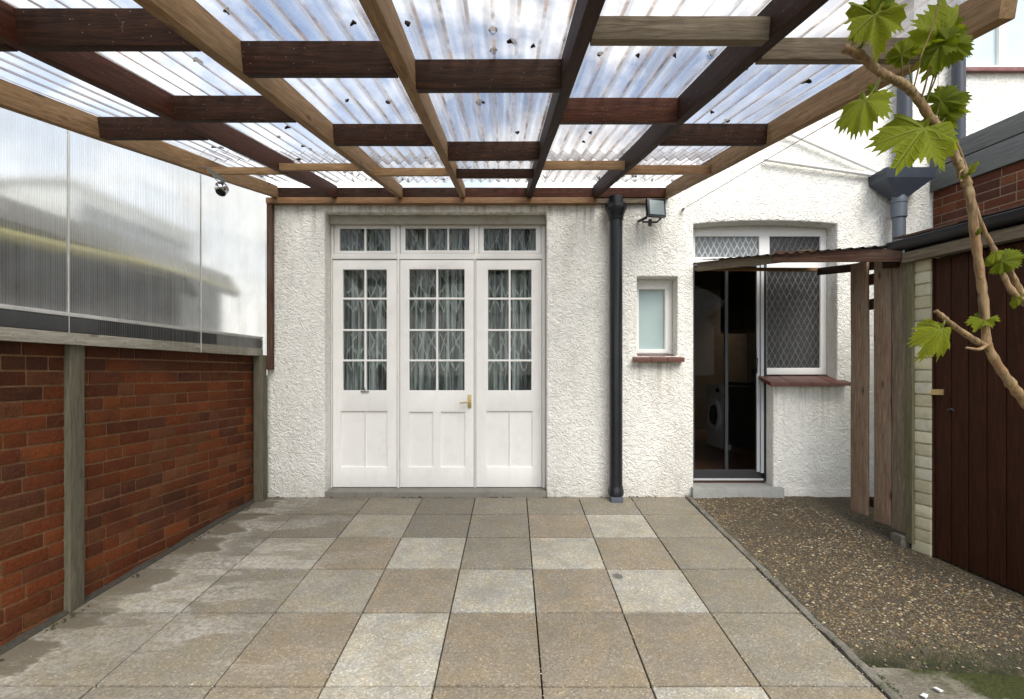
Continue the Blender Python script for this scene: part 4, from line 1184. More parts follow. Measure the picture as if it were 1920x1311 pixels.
bm = bmesh.new(); lathe_bm(bm, [(0.03, 0), (0.028, 0.025)], (0, 0), 18, Matrix.Translation((2.587, 6.58, 0.85)) @ Matrix.Rotation(R(-90), 4, 'Y'))
link("dial", bm, M_RUBBER, wm)
kc = thing("kitchen_unit", (2.9, 5.8, 0.1), "dark base unit with worktop beside the washing machine", "cabinet")
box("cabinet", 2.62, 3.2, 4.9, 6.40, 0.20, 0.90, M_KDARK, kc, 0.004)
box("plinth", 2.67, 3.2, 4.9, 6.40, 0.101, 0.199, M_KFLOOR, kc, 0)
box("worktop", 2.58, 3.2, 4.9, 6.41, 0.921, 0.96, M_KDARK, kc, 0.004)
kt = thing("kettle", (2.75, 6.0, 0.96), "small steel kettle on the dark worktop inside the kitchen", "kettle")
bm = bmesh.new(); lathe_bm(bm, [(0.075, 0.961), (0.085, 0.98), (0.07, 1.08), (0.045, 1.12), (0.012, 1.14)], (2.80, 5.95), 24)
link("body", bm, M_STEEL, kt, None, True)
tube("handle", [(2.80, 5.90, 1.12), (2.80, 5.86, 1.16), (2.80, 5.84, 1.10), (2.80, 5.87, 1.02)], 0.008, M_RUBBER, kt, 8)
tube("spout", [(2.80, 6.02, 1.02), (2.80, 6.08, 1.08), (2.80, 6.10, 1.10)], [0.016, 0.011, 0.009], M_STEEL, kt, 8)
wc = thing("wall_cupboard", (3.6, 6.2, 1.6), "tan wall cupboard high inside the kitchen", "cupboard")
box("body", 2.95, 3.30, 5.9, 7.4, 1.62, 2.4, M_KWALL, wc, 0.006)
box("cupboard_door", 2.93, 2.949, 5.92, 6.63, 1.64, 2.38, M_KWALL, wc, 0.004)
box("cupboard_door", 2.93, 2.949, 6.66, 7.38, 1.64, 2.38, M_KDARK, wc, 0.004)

# ------------------------------------------------------------------ lean-to roof of rafters, noggins and clear sheets
def rb(d): return ZC + 0.6664 + 0.1853 * d       # underside of the rafters
def rd(py): return 0.6664 / ((HY - py) / F - 0.1853)
perg = thing("lean_to_roof", (-0.3, 4.45, 2.55), "timber lean to roof of dark and light rafters with clear corrugated sheets above the patio", "roof")
RX = [(-2.012, -2.0), (-1.509, -1.434), (-0.954, -0.894), (-0.4225, -0.351), (0.1425, 0.2044), (0.703, 0.742), (1.318, 1.278)]
def rx(i, d):
    a, b = RX[i]; return a + (b - a) * (4.45 - d) / 3.15
RM = [M_LIGHT, M_DARKRED, M_LIGHT, M_LIGHT, M_DARK, M_DARK, M_LIGHT]
RW, RH = 0.043, 0.097
upn = Vector((0, -0.1853, 1)).normalized()
for i in range(7):
    d0, d1 = 4.445, (1.345 if i == 6 else 0.9)
    c = RH / 2
    o = board("rafter", (rx(i, d0), d0, rb(d0) + c), (rx(i, d1), d1, rb(d1) + c), RW, RH, RM[i], perg, upn, 0.003, 0.0035)
NOG = [  # bay, row of the bottom edge in the photograph, height, material, thickness, lift
    (0, 80, .097, M_DARK, .045, 0), (1, 80, .097, M_DARK, .045, 0), (1, 222, .097, M_DARK, .045, 0), (0, 257, .097, M_DARK, .045, 0),
    (2, 133, .097, M_DARK, .045, 0), (2, 268.5, .097, M_DARK, .045, 0), (3, 163, .097, M_DARK, .045, 0), (3, 297, .097, M_DARK, .045, 0),
    (4, 70, .060, M_GREYW, .045, 0), (4, 226, .097, M_DARKRED, .045, 0), (5, 107, .060, M_GREYW, .045, 0), (5, 268, .097, M_DARK, .045, 0),
    (0, 325, .042, M_LIGHT, .04, 0), (1, 318, .042, M_LIGHT, .04, 0), (2, 328, .048, M_LIGHT, .04, 0), (3, 332, .058, M_DARK, .04, 0),
    (4, 316, .05, M_LIGHT, .04, 0), (5, 325, .055, M_ORANGE, .04, 0)]
for bay, py, h, m, t, lift in NOG:
    d = rd(py)
    a, b = rx(bay, d) + RW / 2, rx(bay + 1, d) - RW / 2
    z = rb(d) + h / 2 + 0.001 + lift
    board("noggin", (a, d + t / 2, z), (b, d + t / 2, z), t, h, m, perg, upn, 0.003, 0.0015)
for k in range(6):
    a, b = rx(k, 4.45) + (0.0006 if k else -RW / 2), rx(k + 1, 4.45) - (0.0006 if k < 5 else -RW / 2)
    board("ledger", (a, 4.471, rb(4.45) + .046), (b, 4.471, rb(4.45) + .046), 0.045, 0.082, [M_DARK, M_DARK, M_DARK, M_DARKRED, M_DARKRED, M_DARKRED][k], perg)
board("wall_plate", (-2.09, 4.466, 2.528), (0.72, 4.466, 2.528), 0.064, 0.050, M_ORANGE, perg)
board("wall_plate", (0.723, 4.478, 2.533), (1.30, 4.478, 2.533), 0.040, 0.044, M_GREYW, perg)

PITCH, AMP = 0.0765, 0.0125
def sheet(x0, x1, d0, d1, lift):
    bm = bmesh.new()
    uvl = bm.loops.layers.uv.new("sheet")
    per = 10
    n = int(round((x1 - x0) / PITCH * per))
    m_ = max(2, int(abs(d1 - d0) / 0.25))
    eb = 0.026 / abs(d1 - d0)
    fr_d = [0, eb] + [k / m_ for k in range(1, m_)] + [1 - eb, 1]
    m_ = len(fr_d) - 1
    el = bm.verts.layers.float.new("edge")
    g = []
    for i in range(n + 1):
        x = x0 + (x1 - x0) * i / n
        rowv = []
        for j, ff in enumerate(fr_d):
            d = d0 + (d1 - d0) * ff
            z = rb(d) + RH + 0.0185 + lift + AMP * math.cos(2 * math.pi * x / PITCH) + 0.004 * mnoise.noise(Vector((x * 2, d * 2, 5)))
            vv_ = bm.verts.new((x - 0.0195 * (d - 4.45), d, z)); vv_[el] = 1.0 if j in (0, len(fr_d) - 1) else 0.0
            rowv.append(vv_)
        g.append(rowv)
    for i in range(n):
        for j in range(m_):
            f = bm.faces.new((g[i][j], g[i + 1][j], g[i + 1][j + 1], g[i][j + 1]))
            f.smooth = True
            for l, (a, b) in zip(f.loops, ((i, j), (i + 1, j), (i + 1, j + 1), (i, j + 1))):
                l[uvl].uv = ((x0 + (x1 - x0) * a / n) / PITCH, d0 + (d1 - d0) * fr_d[b])
    link("roof_sheet", bm, M_SHEET, perg, recalc=False)
for k in range(6):
    a = RX[k][0] - 0.03; b = RX[k + 1][0] + 0.035
    if k == 5: b = RX[6][0] + 0.045
    e = [3.36, 3.42, 3.46, 3.42, 3.38, 3.36][k]
    near = 1.25 if False else 0.88
    sheet(a, b, e + 0.16, near, 0.0 + 0.0035 * (k % 2))
    sheet(a, b, 4.43, e, 0.020 + 0.0035 * (k % 2))

# dead leaves lying on the sheets
def dead_leaf(px, py, s, rot):
    d = 0.6664 / ((HY - py) / F - 0.1853)
    ray = Vector(((px - CX) / F, 1, (HY - py) / F))
    s *= 0.62
    k = RH + 0.018                                   # height of the sheet above the rafter underside
    d = (0.6664 + k) / (ray.z - 0.1853)
    p = Vector((ray.x * d, d, ZC + ray.z * d))
    bm = bmesh.new()
    n = 14
    top, bot = [], []
    ca, sa = math.cos(rot), math.sin(rot)
    for i in range(n):
        a = 2 * math.pi * i / n
        r = s * (0.55 + 0.45 * abs(math.cos(a * 1.5))) * random.uniform(.75, 1.1)
        x, y = r * math.cos(a) * 0.8, r * math.sin(a) * 1.2
        x, y = x * ca - y * sa, x * sa + y * ca
        z = 0.3 * s * math.sin(2 * a + rot) + 0.1853 * y
        top.append(bm.verts.new((x, y, z + .006))); bot.append(bm.verts.new((x, y, z)))
    ct, cb = bm.verts.new((0, 0, .012)), bm.verts.new((0, 0, -.002))
    for i in range(n):
        j = (i + 1) % n
        bm.faces.new((ct, top[i], top[j])); bm.faces.new((cb, bot[j], bot[i])); bm.faces.new((top[i], bot[i], bot[j], top[j]))
    o = link("dead_leaf", bm, M_DEADLEAF, None, Matrix.Translation(p))
    tag(o, "dark curled dead leaf lying on the clear roof sheets", "leaf", "dead leaves scattered on the clear roof")
for px, py, s in [(925, 57, .022), (925, 95, .020), (960, 80, .028), (1000, 88, .017), (764, 46, .018), (663, 45, .020), (425, 23, .02), (650, 190, .018),
                  (728, 193, .022), (900, 192, .03), (370, 115, .026), (540, 240, .03), (522, 258, .02), (570, 275, .024),
                  (582, 281, .022), (970, 250, .024), (1107, 250, .026), (1094, 267, .02), (1125, 103, .018), (1196, 106, .017), (1265, 106, .016),
                  (1336, 100, .03), (1511, 155, .03), (1335, 212, .02), (1364, 228, .026), (1398, 130, .016), (780, 297, .024), (800, 297, .02), (400, 277, .02), (415, 278, .024),
                  (1060, 306, .022), (560, 300, .022), (1192, 332, .02)]:
    dead_leaf(px, py, s, random.uniform(0, 6))

# solar lamp hanging under the left rafter
sl = thing("solar_lamp", P(412, 345, 3.35), "little chrome globe lamp with flat solar panel hanging under the left rafter", "lamp")
c = P(415.5, 353.5, 3.35)
bm = bmesh.new(); bmesh.ops.create_uvsphere(bm, u_segments=24, v_segments=16, radius=0.042, matrix=Matrix.Translation(c))
link("globe", bm, M_CHROME, sl, None, True)
bm = bmesh.new(); lathe_bm(bm, [(0.029, -0.004), (0.030, 0.003), (0.024, 0.007)], (0, 0), 24, Matrix.Translation(c + Vector((0.006, -.019, -.033))) @ Matrix.Rotation(R(-30), 4, 'X') @ Matrix.Scale(-1, 4, (0, 0, 1)))
link("lens", bm, M_RUBBER, sl)
q = [P(384, 313, 3.30), P(392, 316, 3.25), P(424, 338, 3.27), P(418, 342, 3.36)]
bm = bmesh.new()
va = [bm.verts.new(v) for v in q]; vb = [bm.verts.new(v + Vector((0, 0.004, -.006))) for v in q]
bm.faces.new(va); bm.faces.new(vb[::-1])
for k in range(4): bm.faces.new((va[k], vb[k], vb[(k + 1) % 4], va[(k + 1) % 4]))
link("solar_panel", bm, M_LENS, sl)
tube("bracket", [P(392, 318, 3.32), P(404, 336, 3.35), c + Vector((-.01, 0, .035))], 0.003, M_STEEL, sl, 6)
tube("bracket", [P(386, 313, 3.31), Vector((-1.985, 3.31, rb(3.31) + .02))], 0.003, M_STEEL, sl, 6)

# ------------------------------------------------------------------ things on the house wall
dp = thing("drainpipe", (wx(1155), 4.42, 0), "black cast iron drainpipe between the french doors and the small window", "drainpipe")
dx, dy = (1155 - CX) / F * 4.41, 4.41
def zz_(py): return ZC + (HY - py) / F * 4.41
bm = bmesh.new(); lathe_bm(bm, [(0.054, 0.06), (0.054, 2.54)], (dx, dy), 28); link("pipe", bm, M_BLACK, dp)
bm = bmesh.new(); lathe_bm(bm, [(0.059, zz_(413)), (0.062, zz_(411)), (0.062, zz_(407)), (0.068, zz_(404)), (0.084, zz_(395)), (0.084, zz_(393)), (0.093, zz_(392)), (0.093, zz_(385)), (0.087, zz_(384)), (0.060, zz_(383)), (0.060, zz_(369))], (dx, dy), 28)
link("collar", bm, M_BLACK, dp)
bm = bmesh.new(); lathe_bm(bm, [(0.056, zz_(929)), (0.064, zz_(927)), (0.066, zz_(919)), (0.060, zz_(916)), (0.057, zz_(911))], (dx, dy), 28)
link("collar", bm, M_BLACK, dp)
bm = bmesh.new(); lathe_bm(bm, [(0.052, -0.02), (0.055, 0.055)], (dx, dy), 24)
add_box(bm, dx - .05, dx + .05, dy - .06, dy, -0.02, 0.03, 0.008)
link("pipe_shoe", bm, M_BLUEGREY, dp)

fl = thing("flood_light", (wx(1228), 4.4, 2.4), "square black floodlight on a bracket beside the drainpipe", "lamp")
fd = 4.30
def fp(px, py, d=4.30): return P(px, py, d)
bm = bmesh.new()
tilt = Matrix.Translation(P(1228, 392, 4.33)) @ Matrix.Rotation(R(14), 4, 'Z') @ Matrix.Rotation(R(-6), 4, 'X')
add_box(bm, -0.082, 0.082, -0.03, 0.0, -0.075, 0.075, 0.004, tilt)
vs = add_box(bm, -0.082, 0.082, 0.0, 0.075, -0.075, 0.075, 0.0)
for v in vs:
    if v.co.y > 0.03: v.co.x *= 0.55; v.co.z *= 0.5
bmesh.ops.transform(bm, matrix=tilt @ Matrix.Translation((0, .001, 0)), verts=vs)
link("housing", bm, M_BLACK, fl)
box("lens", -0.066, 0.066, -0.034, -0.0305, -0.060, 0.060, M_LENS, fl, 0.001, tilt)
bm = bmesh.new()
tube_bm(bm, [P(1244, 404, 4.33), P(1232, 417, 4.36), P(1204, 416, 4.40)], 0.008, 8)
tube_bm(bm, [P(1212, 408, 4.35), P(1200, 414, 4.42), P(1197, 415, 4.49)], 0.012, 8)
tube_bm(bm, [P(1219, 412, 4.36), P(1219, 424, 4.36)], 0.016, 10)
link("bracket", bm, M_BLACK, fl)

def wallpipe(name, a, b, d, r, mat, label, cat):
    return tag(tube(name, [P(*a, d), P(*b, d)], r, mat, None, 14), label, cat)
wallpipe("waste_pipe", (1440, 233), (1650, 324.5), 4.46, 0.015, M_UPVC, "upper of two white waste pipes sloping steeply down to the hopper", "pipe")
wallpipe("waste_pipe", (1432, 298.5), (1653, 331), 4.462, 0.016, M_UPVC, "lower, nearly level white waste pipe running to the hopper", "pipe")

rp = thing("rainwater_pipe", (3.24, 4.4, 0), "blue grey downpipe with wide black hopper head on the right of the white wall", "drainpipe")
hd = 4.38
bm = bmesh.new()
a = [P(1647, 335, hd), P(1735, 330, hd)]
x0, x1 = a[0].x, a[1].x; zt, zm, zb2 = ZC + (HY - 323) / F * hd, ZC + (HY - 341) / F * hd, ZC + (HY - 371) / F * hd
xc0, xc1 = (1674 - CX) / F * hd, (1697 - CX) / F * hd
def hexa(bm, lo, hi):
    vl = [bm.verts.new(p) for p in lo]; vh = [bm.verts.new(p) for p in hi]
    bm.faces.new(vl[::-1])
    for k in range(4): bm.faces.new((vl[k], vl[(k + 1) % 4], vh[(k + 1) % 4], vh[k]))
    return vl, vh
y0, y1 = hd - 0.10, WALL - 0.005
mid = [(x0, y0, zm), (x1, y0, zm), (x1, y1, zm), (x0, y1, zm)]
hexa(bm, [(xc0, hd - .05, zb2), (xc1, hd - .05, zb2), (xc1, hd + .05, zb2), (xc0, hd + .05, zb2)], mid)
hexa(bm, [(p[0], p[1], p[2] + .0005) for p in mid], [(x0 - .01, y0 - .01, zt), (x1 + .01, y0 - .01, zt), (x1 + .01, y1, zt), (x0 - .01, y1, zt)])
link("hopper", bm, M_DKPIPE, rp)
xp = (1685.5 - CX) / F * hd
bm = bmesh.new(); lathe_bm(bm, [(0.048, 0.0), (0.048, zb2 - .02)], (xp, hd), 24); link("pipe", bm, M_BLUEGREY, rp)
bm = bmesh.new(); lathe_bm(bm, [(0.054, zb2 - .17), (0.058, zb2 - .165), (0.058, zb2 - .05), (0.062, zb2 - .045), (0.062, zb2 - .02), (0.056, zb2 - .015), (0.055, zb2 + .01)], (xp, hd), 24); link("collar", bm, M_BLUEGREY, rp)
xq = (1696 - CX) / F * 4.42
tag(tube("soil_pipe", [(xq, 4.42, zt - .02), (xq, 4.42, 3.85)], 0.055, M_DKPIPE, None, 20), "dark upright pipe rising out of the hopper head behind the vine", "pipe")
xr = (1797.5 - CX) / F * 4.43
tag(tube("soil_pipe", [(xr, 4.43, 2.9), (xr, 4.43, 5.4)], 0.048, M_DKPIPE, None, 20), "dark upright pipe left of the upstairs window and red sill", "pipe")
hk = thing("washing_line", P(1281, 392, 4.5), "thin washing line slanting from a hook on the white wall up to the right rafter", "line")
tube("cord", [P(1281, 392, 4.455), P(1400, 321, 3.4), P(1700, 147, 1.80)], 0.0022, M_LINE, hk, 6)
tube("hook", [P(1281, 392, 4.50), P(1281, 392, 4.45)], [0.012, 0.010], M_STEEL, hk, 8)

# ------------------------------------------------------------------ shed on the right
SX = lambda d: 3.392 - 0.23 * d
su = Vector((0.2241, -0.9746, 0)); sn = Vector((-0.9746, -0.2241, 0))
def shedM(d0, off=0.0):
    p = Vector((SX(d0), d0, 0)) + sn * off
    m = Matrix((su, -sn, Vector((0, 0, 1)))).transposed().to_4x4(); m.translation = p
    return m
shed = thing("shed", (2.7, 3, gz(3)), "brick outhouse with dark brown plank door and black gutter on the right", "shed")
SM = shedM(3.42)
CREAM = [(0.50, 0.475, 0.34), (0.54, 0.52, 0.39), (0.46, 0.43, 0.29), (0.52, 0.50, 0.40)]
pier = thing("brick_pier", SM.translation, "cream painted brick pier beside the brown shed door", "pier") if False else None
brickwork(0.122, -0.3, 1.785, CREAM, M_CREAMB, M_CREAMM, "brick_pier", shed, shedM(3.42), thick=0.22, headers=0.0, bl=0.25, bh=0.069, jt=0.0095, shift=False)
L0 = 0.126
box("door_post", L0, L0 + 0.006, 0.012, 0.1, -0.25, 1.785, M_SHEDDOOR, shed, 0, SM)
# plank door
bm = bmesh.new()
xx = L0 + 0.008
while xx < L0 + 1.0:
    w_ = 0.099
    add_box(bm, xx, xx + w_ - 0.004, 0.022 + random.uniform(-.0012, .0012), 0.046, -0.085, 1.775, 0.005, None)
    xx += w_
dl = bm.verts
for v in bm.verts:                       # foot of the door follows the path
    if v.co.z < 0.2:
        y = 3.42 + su.y * v.co.x
        v.co.z += gz(y) + 0.125 - 0.02
M_door = link("door", bm, M_SHEDDOOR, shed, SM)
# grain of the planks runs upright: turn the material by giving the door its own axes
bm = bmesh.new(); add_box(bm, L0 - .01, L0 + 0.075, 0.004, 0.022, ZC - 0.135, ZC - 0.100, 0.002)
link("hasp", bm, M_BRASS, M_door, SM)
bm = bmesh.new()
tube_bm(bm, [(L0 + .11, 0.02, ZC - .225), (L0 + .11, -0.012, ZC - .225)], 0.008, 8)
tube_bm(bm, [(L0 + .11, -0.010, ZC - .225), (L0 + .14, -0.02, ZC - .215), (L0 + .155, -0.018, ZC - .228)], 0.007, 8)
link("handle", bm, M_BLACK, M_door, SM)
bm = bmesh.new(); add_box(bm, L0 + .52, L0 + 0.95, 0.010, 0.021, gz(2.5) + 0.19, gz(2.5) + 0.225, 0.002)
link("strap_hinge", bm, M_BLACK, M_door, SM)
bm = bmesh.new(); add_box(bm, L0 + .52, L0 + 0.95, 0.010, 0.021, 1.42, 1.455, 0.002)
link("strap_hinge", bm, M_BLACK, M_door, SM)
box("wall", L0 + 1.01, L0 + 2.0, 0.0, 0.11, -0.6, 1.785, M_CREAMB if False else M_SHEDDOOR, shed, 0.004, SM)
box("inner_wall", -0.0, L0 + 2.0, 0.23, 0.30, -0.6, 1.83, M_NWALL, shed, 0, SM)
def slocal(x, y, z): return SM @ Vector((x, y, z))
board("lintel", slocal(-0.03, -0.008, 1.818), slocal(L0 + 2.0, -0.008, 1.818), 0.075, 0.066, M_GREYW, shed)
# gutter: half round trough
bm = bmesh.new()
gl0, gl1 = -0.10, L0 + 2.0
pr = [(-0.095 + 0.05 + 0.05 * math.cos(a), 1.925 + 0.058 * math.sin(a)) for a in [math.pi + math.pi * k / 10 for k in range(11)]]
pr += [(p[0] * 0.94 - 0.003, p[1] + 0.004) for p in pr[::-1]]
e0 = [bm.verts.new((gl0, y, z)) for y, z in pr]; e1 = [bm.verts.new((gl1, y, z)) for y, z in pr]
bm.faces.new(e0); bm.faces.new(e1[::-1])
for k in range(len(pr)): bm.faces.new((e0[k], e1[k], e1[(k + 1) % len(pr)], e0[(k + 1) % len(pr)]))
link("gutter", bm, M_BLACK, shed, SM)
box("fascia", -0.05, L0 + 2.0, 0.004, 0.03, 1.854, 1.93, M_BLACK, shed, 0.002, SM)
# tiled roof rising to the parapet behind
bm = bmesh.new()
nrow = 7
for r_ in range(nrow):
    x = gl0 + (0.0 if r_ % 2 else -0.08)
    while x < gl1:
        w_ = 0.165
        ya = -0.035 + r_ * 0.145
        za = 1.948 + r_ * 0.145 * 0.17
        vs = add_box(bm, max(x, gl0), min(x + w_ - .003, gl1), 0, 0.16, 0, 0.013, 0)
        j = random.uniform(-.003, .004)
        for v in vs: v.co.z += za + v.co.y * 0.14 + j + 0.006; v.co.y += ya
        x += w_
link("roof", bm, M_TILE, shed, SM)

# brick parapet of the building beyond, with two grey fascia boards
PX = lambda d: 3.606 + 0.16 * (4.5 - d)
pu = Vector((0.158, -0.9874, 0)); pn = Vector((-0.9874, -0.158, 0))
PM = Matrix((pu, -pn, Vector((0, 0, 1)))).transposed().to_4x4(); PM.translation = Vector((PX(4.49), 4.49, 0))
par = thing("parapet_wall", (4, 3.5, 2), "red brick parapet wall topped with two grey fascia boards, above the shed roof", "wall")
RED2 = [(0.21, 0.062, 0.032), (0.26, 0.085, 0.042), (0.17, 0.055, 0.034), (0.29, 0.11, 0.055), (0.15, 0.06, 0.045)]
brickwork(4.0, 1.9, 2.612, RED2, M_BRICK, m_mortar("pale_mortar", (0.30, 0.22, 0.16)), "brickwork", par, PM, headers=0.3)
board("fascia_board", PM @ Vector((0.0, -0.012, 2.707)), PM @ Vector((4.0, -0.012, 2.707)), 0.03, 0.186, M_FASCIA, par)
board("fascia_board", PM @ Vector((0.0, -0.016, 2.882)), PM @ Vector((4.0, -0.016, 2.882)), 0.03, 0.150, M_FASCIA, par)
box("flat_roof", 0.0, 4.0, 0.01, 3.0, 2.615, 2.90, M_FELT, par, 0, PM)

# ------------------------------------------------------------------ board screen and little canopy
fs = thing("board_screen", (2.58, 3.65, gz(3.65)), "screen of upright weathered boards between the house and the cream brick pier", "fence")
bx = lambda d: 2.555 + 0.14 * (3.843 - d)
bdir = Vector((0.1386, -0.9903, 0))
def fence_board(dn, df, mat, z1, name="board", off=0.0, th=0.022, hov=0.095):
    pa = Vector((bx(df) + off, df, 0)); pb = Vector((bx(dn) + off, dn, 0)); c = (pa + pb) / 2; wd = (pb - pa).length
    return board(name, (c.x, c.y, gz(c.y) + hov), (c.x, c.y, z1), wd, th, mat, fs, Vector((-0.9903, -0.1386, 0)), 0.003, 0.003)
fence_board(3.775, 3.925, M_PINKW, 1.875)
fence_board(3.575, 3.715, M_PINKW, 1.862)
fence_board(3.455, 3.565, M_GREYW, 1.845, off=0.0)
board("post", (bx(3.42) + .012, 3.425, gz(3.42) + 0.05), (bx(3.42) + .012, 3.425, 1.845), 0.055, 0.07, M_GREENW, fs, (1, 0, 0))
board("rail", (bx(3.44) + .035, 3.47, 1.56), (bx(3.92) + .035, 3.92, 1.56), 0.04, 0.075, M_DARK, fs)
board("rail", (bx(3.44) + .035, 3.47, 0.13), (bx(3.92) + .035, 3.92, 0.13), 0.04, 0.06, M_DARK, fs)
board("rail", (bx(3.44) + .035, 3.47, 1.74), (bx(3.92) + .035, 3.92, 1.74), 0.04, 0.075, M_DARKRED, fs)
bm = bmesh.new(); add_box(bm, 2.56, 2.64, 3.45, 3.55, gz(3.5) - 0.02, gz(3.5) + 0.075, 0.008)
tag(link("support_block", bm, M_CONC), "small dark block under the foot of the board screen", "block")

cn = thing("canopy", (2.2, 4.1, 1.95), "small sagging canopy of brown boards and corrugated sheet across the kitchen doorway", "canopy")
A0 = Vector((1.575, 4.46, 0)); A1 = Vector((2.575, 3.46, 0))
def ap(t, z, off=0.0):
    p = A0.lerp(A1, t); n = Vector((-0.707, -0.707, 0)); p = p + n * off; p.z = z; return p
board("fascia_board", ap(0.0, 1.966), ap(0.62, 1.935), 0.022, 0.075, M_GREYW, cn)
board("fascia_board", ap(0.44, 1.951, 0.024), ap(1.0, 1.838, 0.024), 0.022, 0.084, M_CANB, cn)
board("back_rail", (1.565, 4.478, 1.952), (wx(1556), 4.478, 1.947), 0.035, 0.026, M_ORANGE, cn)
board("side_rail", (bx(3.42) - .03, 3.5, 1.80), (2.62, 4.47, 1.93), 0.035, 0.06, M_DARK, cn)
bm = bmesh.new()
nU, nV = 60, 6
g = []
for i in range(nU + 1):
    t = 0.02 + 0.98 * i / nU
    row = []
    f0_ = ap(t, 0, 0.05); bk = Vector((f0_.x + 0.05, 4.47, 0)) if t < 0.93 else Vector((f0_.x + 0.03, 4.47, 0))
    zf = 2.018 - 0.118 * t
    zk = 2.03
    for j in range(nV + 1):
        p = f0_.lerp(bk, j / nV)
        p.z = zf + (zk - zf) * j / nV + 0.010 * math.sin(t * 1.414 / 0.07 * 2 * math.pi) * min(1, t * 2)
        row.append(bm.verts.new(p))
    g.append(row)
for i in range(nU):
    for j in range(nV):
        bm.faces.new((g[i][j], g[i + 1][j], g[i + 1][j + 1], g[i][j + 1])).smooth = True
r_ = bmesh.ops.solidify(bm, geom=list(bm.faces), thickness=0.004)
link("corrugated_sheet", bm, M_BITUMEN, cn)

# ------------------------------------------------------------------ grape vine in front on the right
vine = thing("grape_vine", (1.42, 1.25, gz(1.25)), "grape vine cane with bright green leaves reaching in from the right", "vine")
def cane(name, pts, r0, r1):
    q = smooth_path([tuple(P(px, py, d)) for px, py, d in pts], 6)
    n = len(q)
    rr = []
    for i in range(n):
        r = (r0 + (r1 - r0) * i / (n - 1)) * 0.80
        r *= 1 + 0.10 * math.sin(i * 1.7) + (0.16 if i % 12 == 6 else 0) + 0.10 * mnoise.noise(Vector((i * .9, pts[0][0] * .01, 0)))
        rr.append(r)
    return tube(name, q, rr, M_CANE, vine, 12)
cane("stem", [(2010, 1700, 1.27), (2040, 1300, 1.27), (2020, 950, 1.27), (1962, 805, 1.27), (1920, 752, 1.26), (1895, 719, 1.25), (1871, 685, 1.25), (1850, 646, 1.25)], 0.0165, 0.012)
cane("stem", [(1850, 648, 1.25), (1844, 563, 1.25), (1836, 502, 1.25), (1828, 441, 1.25), (1821, 380, 1.24), (1813, 345, 1.24), (1800, 312, 1.23), (1786, 285, 1.23), (1766, 249, 1.22), (1745, 223, 1.22), (1722, 187, 1.22), (1696, 160, 1.21), (1654, 138, 1.2), (1612, 104, 1.2), (1580, 90, 1.2)], 0.0115, 0.0125)
cane("side_shoot", [(1852, 650, 1.25), (1828, 638, 1.24), (1785, 609, 1.22), (1768, 594, 1.21), (1754, 583, 1.21)], 0.0095, 0.006)
cane("side_shoot", [(1760, 215, 1.235), (1790, 262, 1.25), (1812, 320, 1.26), (1828, 385, 1.26), (1845, 432, 1.26), (1864, 468, 1.26), (1880, 511, 1.26), (1897, 545, 1.26), (1930, 575, 1.27), (2000, 640, 1.28), (2040, 800, 1.28)], 0.0038, 0.010)
cane("side_shoot", [(1925, 572, 1.27), (1909, 539, 1.265), (1893, 505, 1.26), (1888, 490, 1.26)], 0.010, 0.007)
cane("side_shoot", [(1812, 330, 1.24), (1800, 340, 1.23), (1799, 325, 1.22), (1806, 318, 1.22)], 0.003, 0.002)
cane("side_shoot", [(1852, 645, 1.25), (1836, 655, 1.23), (1812, 652, 1.22)], 0.006, 0.003)
cane("tendril", [(1712, 170, 1.21), (1722, 130, 1.19), (1727, 105, 1.18), (1745, 60, 1.18), (1757, 20, 1.18), (1770, -30, 1.18)], 0.0022, 0.0015)
cane("tendril", [(1726, 190, 1.215), (1735, 160, 1.2), (1745, 120, 1.19), (1762, 88, 1.19)], 0.0026, 0.002)

# one leaf outline, shaped per instance
def leaf_mesh(seed):
    rr = random.Random(seed)
    keys = [(0, 1.0), (16, .92), (29, .83), (42, .89), (54, .97), (68, .90), (84, .80), (98, .82), (112, .85), (130, .77), (150, .66), (166, .50), (175, .28), (180, .08)]
    keys = [(a, r * rr.uniform(.94, 1.06)) for a, r in keys]
    def rad(a):
        a = abs(a)
        for (a0, r0), (a1, r1) in zip(keys, keys[1:]):
            if a0 <= a <= a1: return r0 + (r1 - r0) * (a - a0) / (a1 - a0)
        return .1
    bm = bmesh.new()
    uvl = bm.loops.layers.uv.new("leaf")
    N_, K = 180, 6
    tv = {}
    fold = rr.uniform(-.15, .5); droop = rr.uniform(.10, .6); rip = rr.uniform(.06, .12); ph = rr.uniform(0, 6)
    def zf(x, y, a, f):
        r = math.hypot(x, y)
        return fold * abs(x) * .8 - droop * r * r + rip * f * math.sin(R(a) * 7 + ph) + .05 * f * f * math.sin(R(a) * 11 + ph * 2)
    c0 = bm.verts.new((0, 0, 0)); tv[c0] = (0, 0)
    rings = []
    for k in range(1, K + 1):
        f = k / K
        ring_ = []
        for i in range(N_):
            a = -180 + 360 * i / N_
            r = rad(a)
            if k == K:
                tooth = (i % 5) / 4.0
                r *= 1.0 + (0.15 * (1 - abs(2 * tooth - 1)) - 0.06)
            r *= f
            x, y = r * math.sin(R(a)), r * math.cos(R(a))
            v = bm.verts.new((x, y, zf(x, y, a, f))); tv[v] = (x, y)
            ring_.append(v)
        rings.append(ring_)
    for i in range(N_):
        bm.faces.new((c0, rings[0][i], rings[0][(i + 1) % N_]))
        for k in range(K - 1):
            bm.faces.new((rings[k][i], rings[k + 1][i], rings[k + 1][(i + 1) % N_], rings[k][(i + 1) % N_]))
    for f in bm.faces:
        f.smooth = True
        for l in f.loops: l[uvl].uv = tv[l.vert]
    me = bpy.data.meshes.new("leaf")
    bm.to_mesh(me); bm.free()
    me.materials.append(M_LEAF)
    return me
LM = [leaf_mesh(s) for s in range(8)]
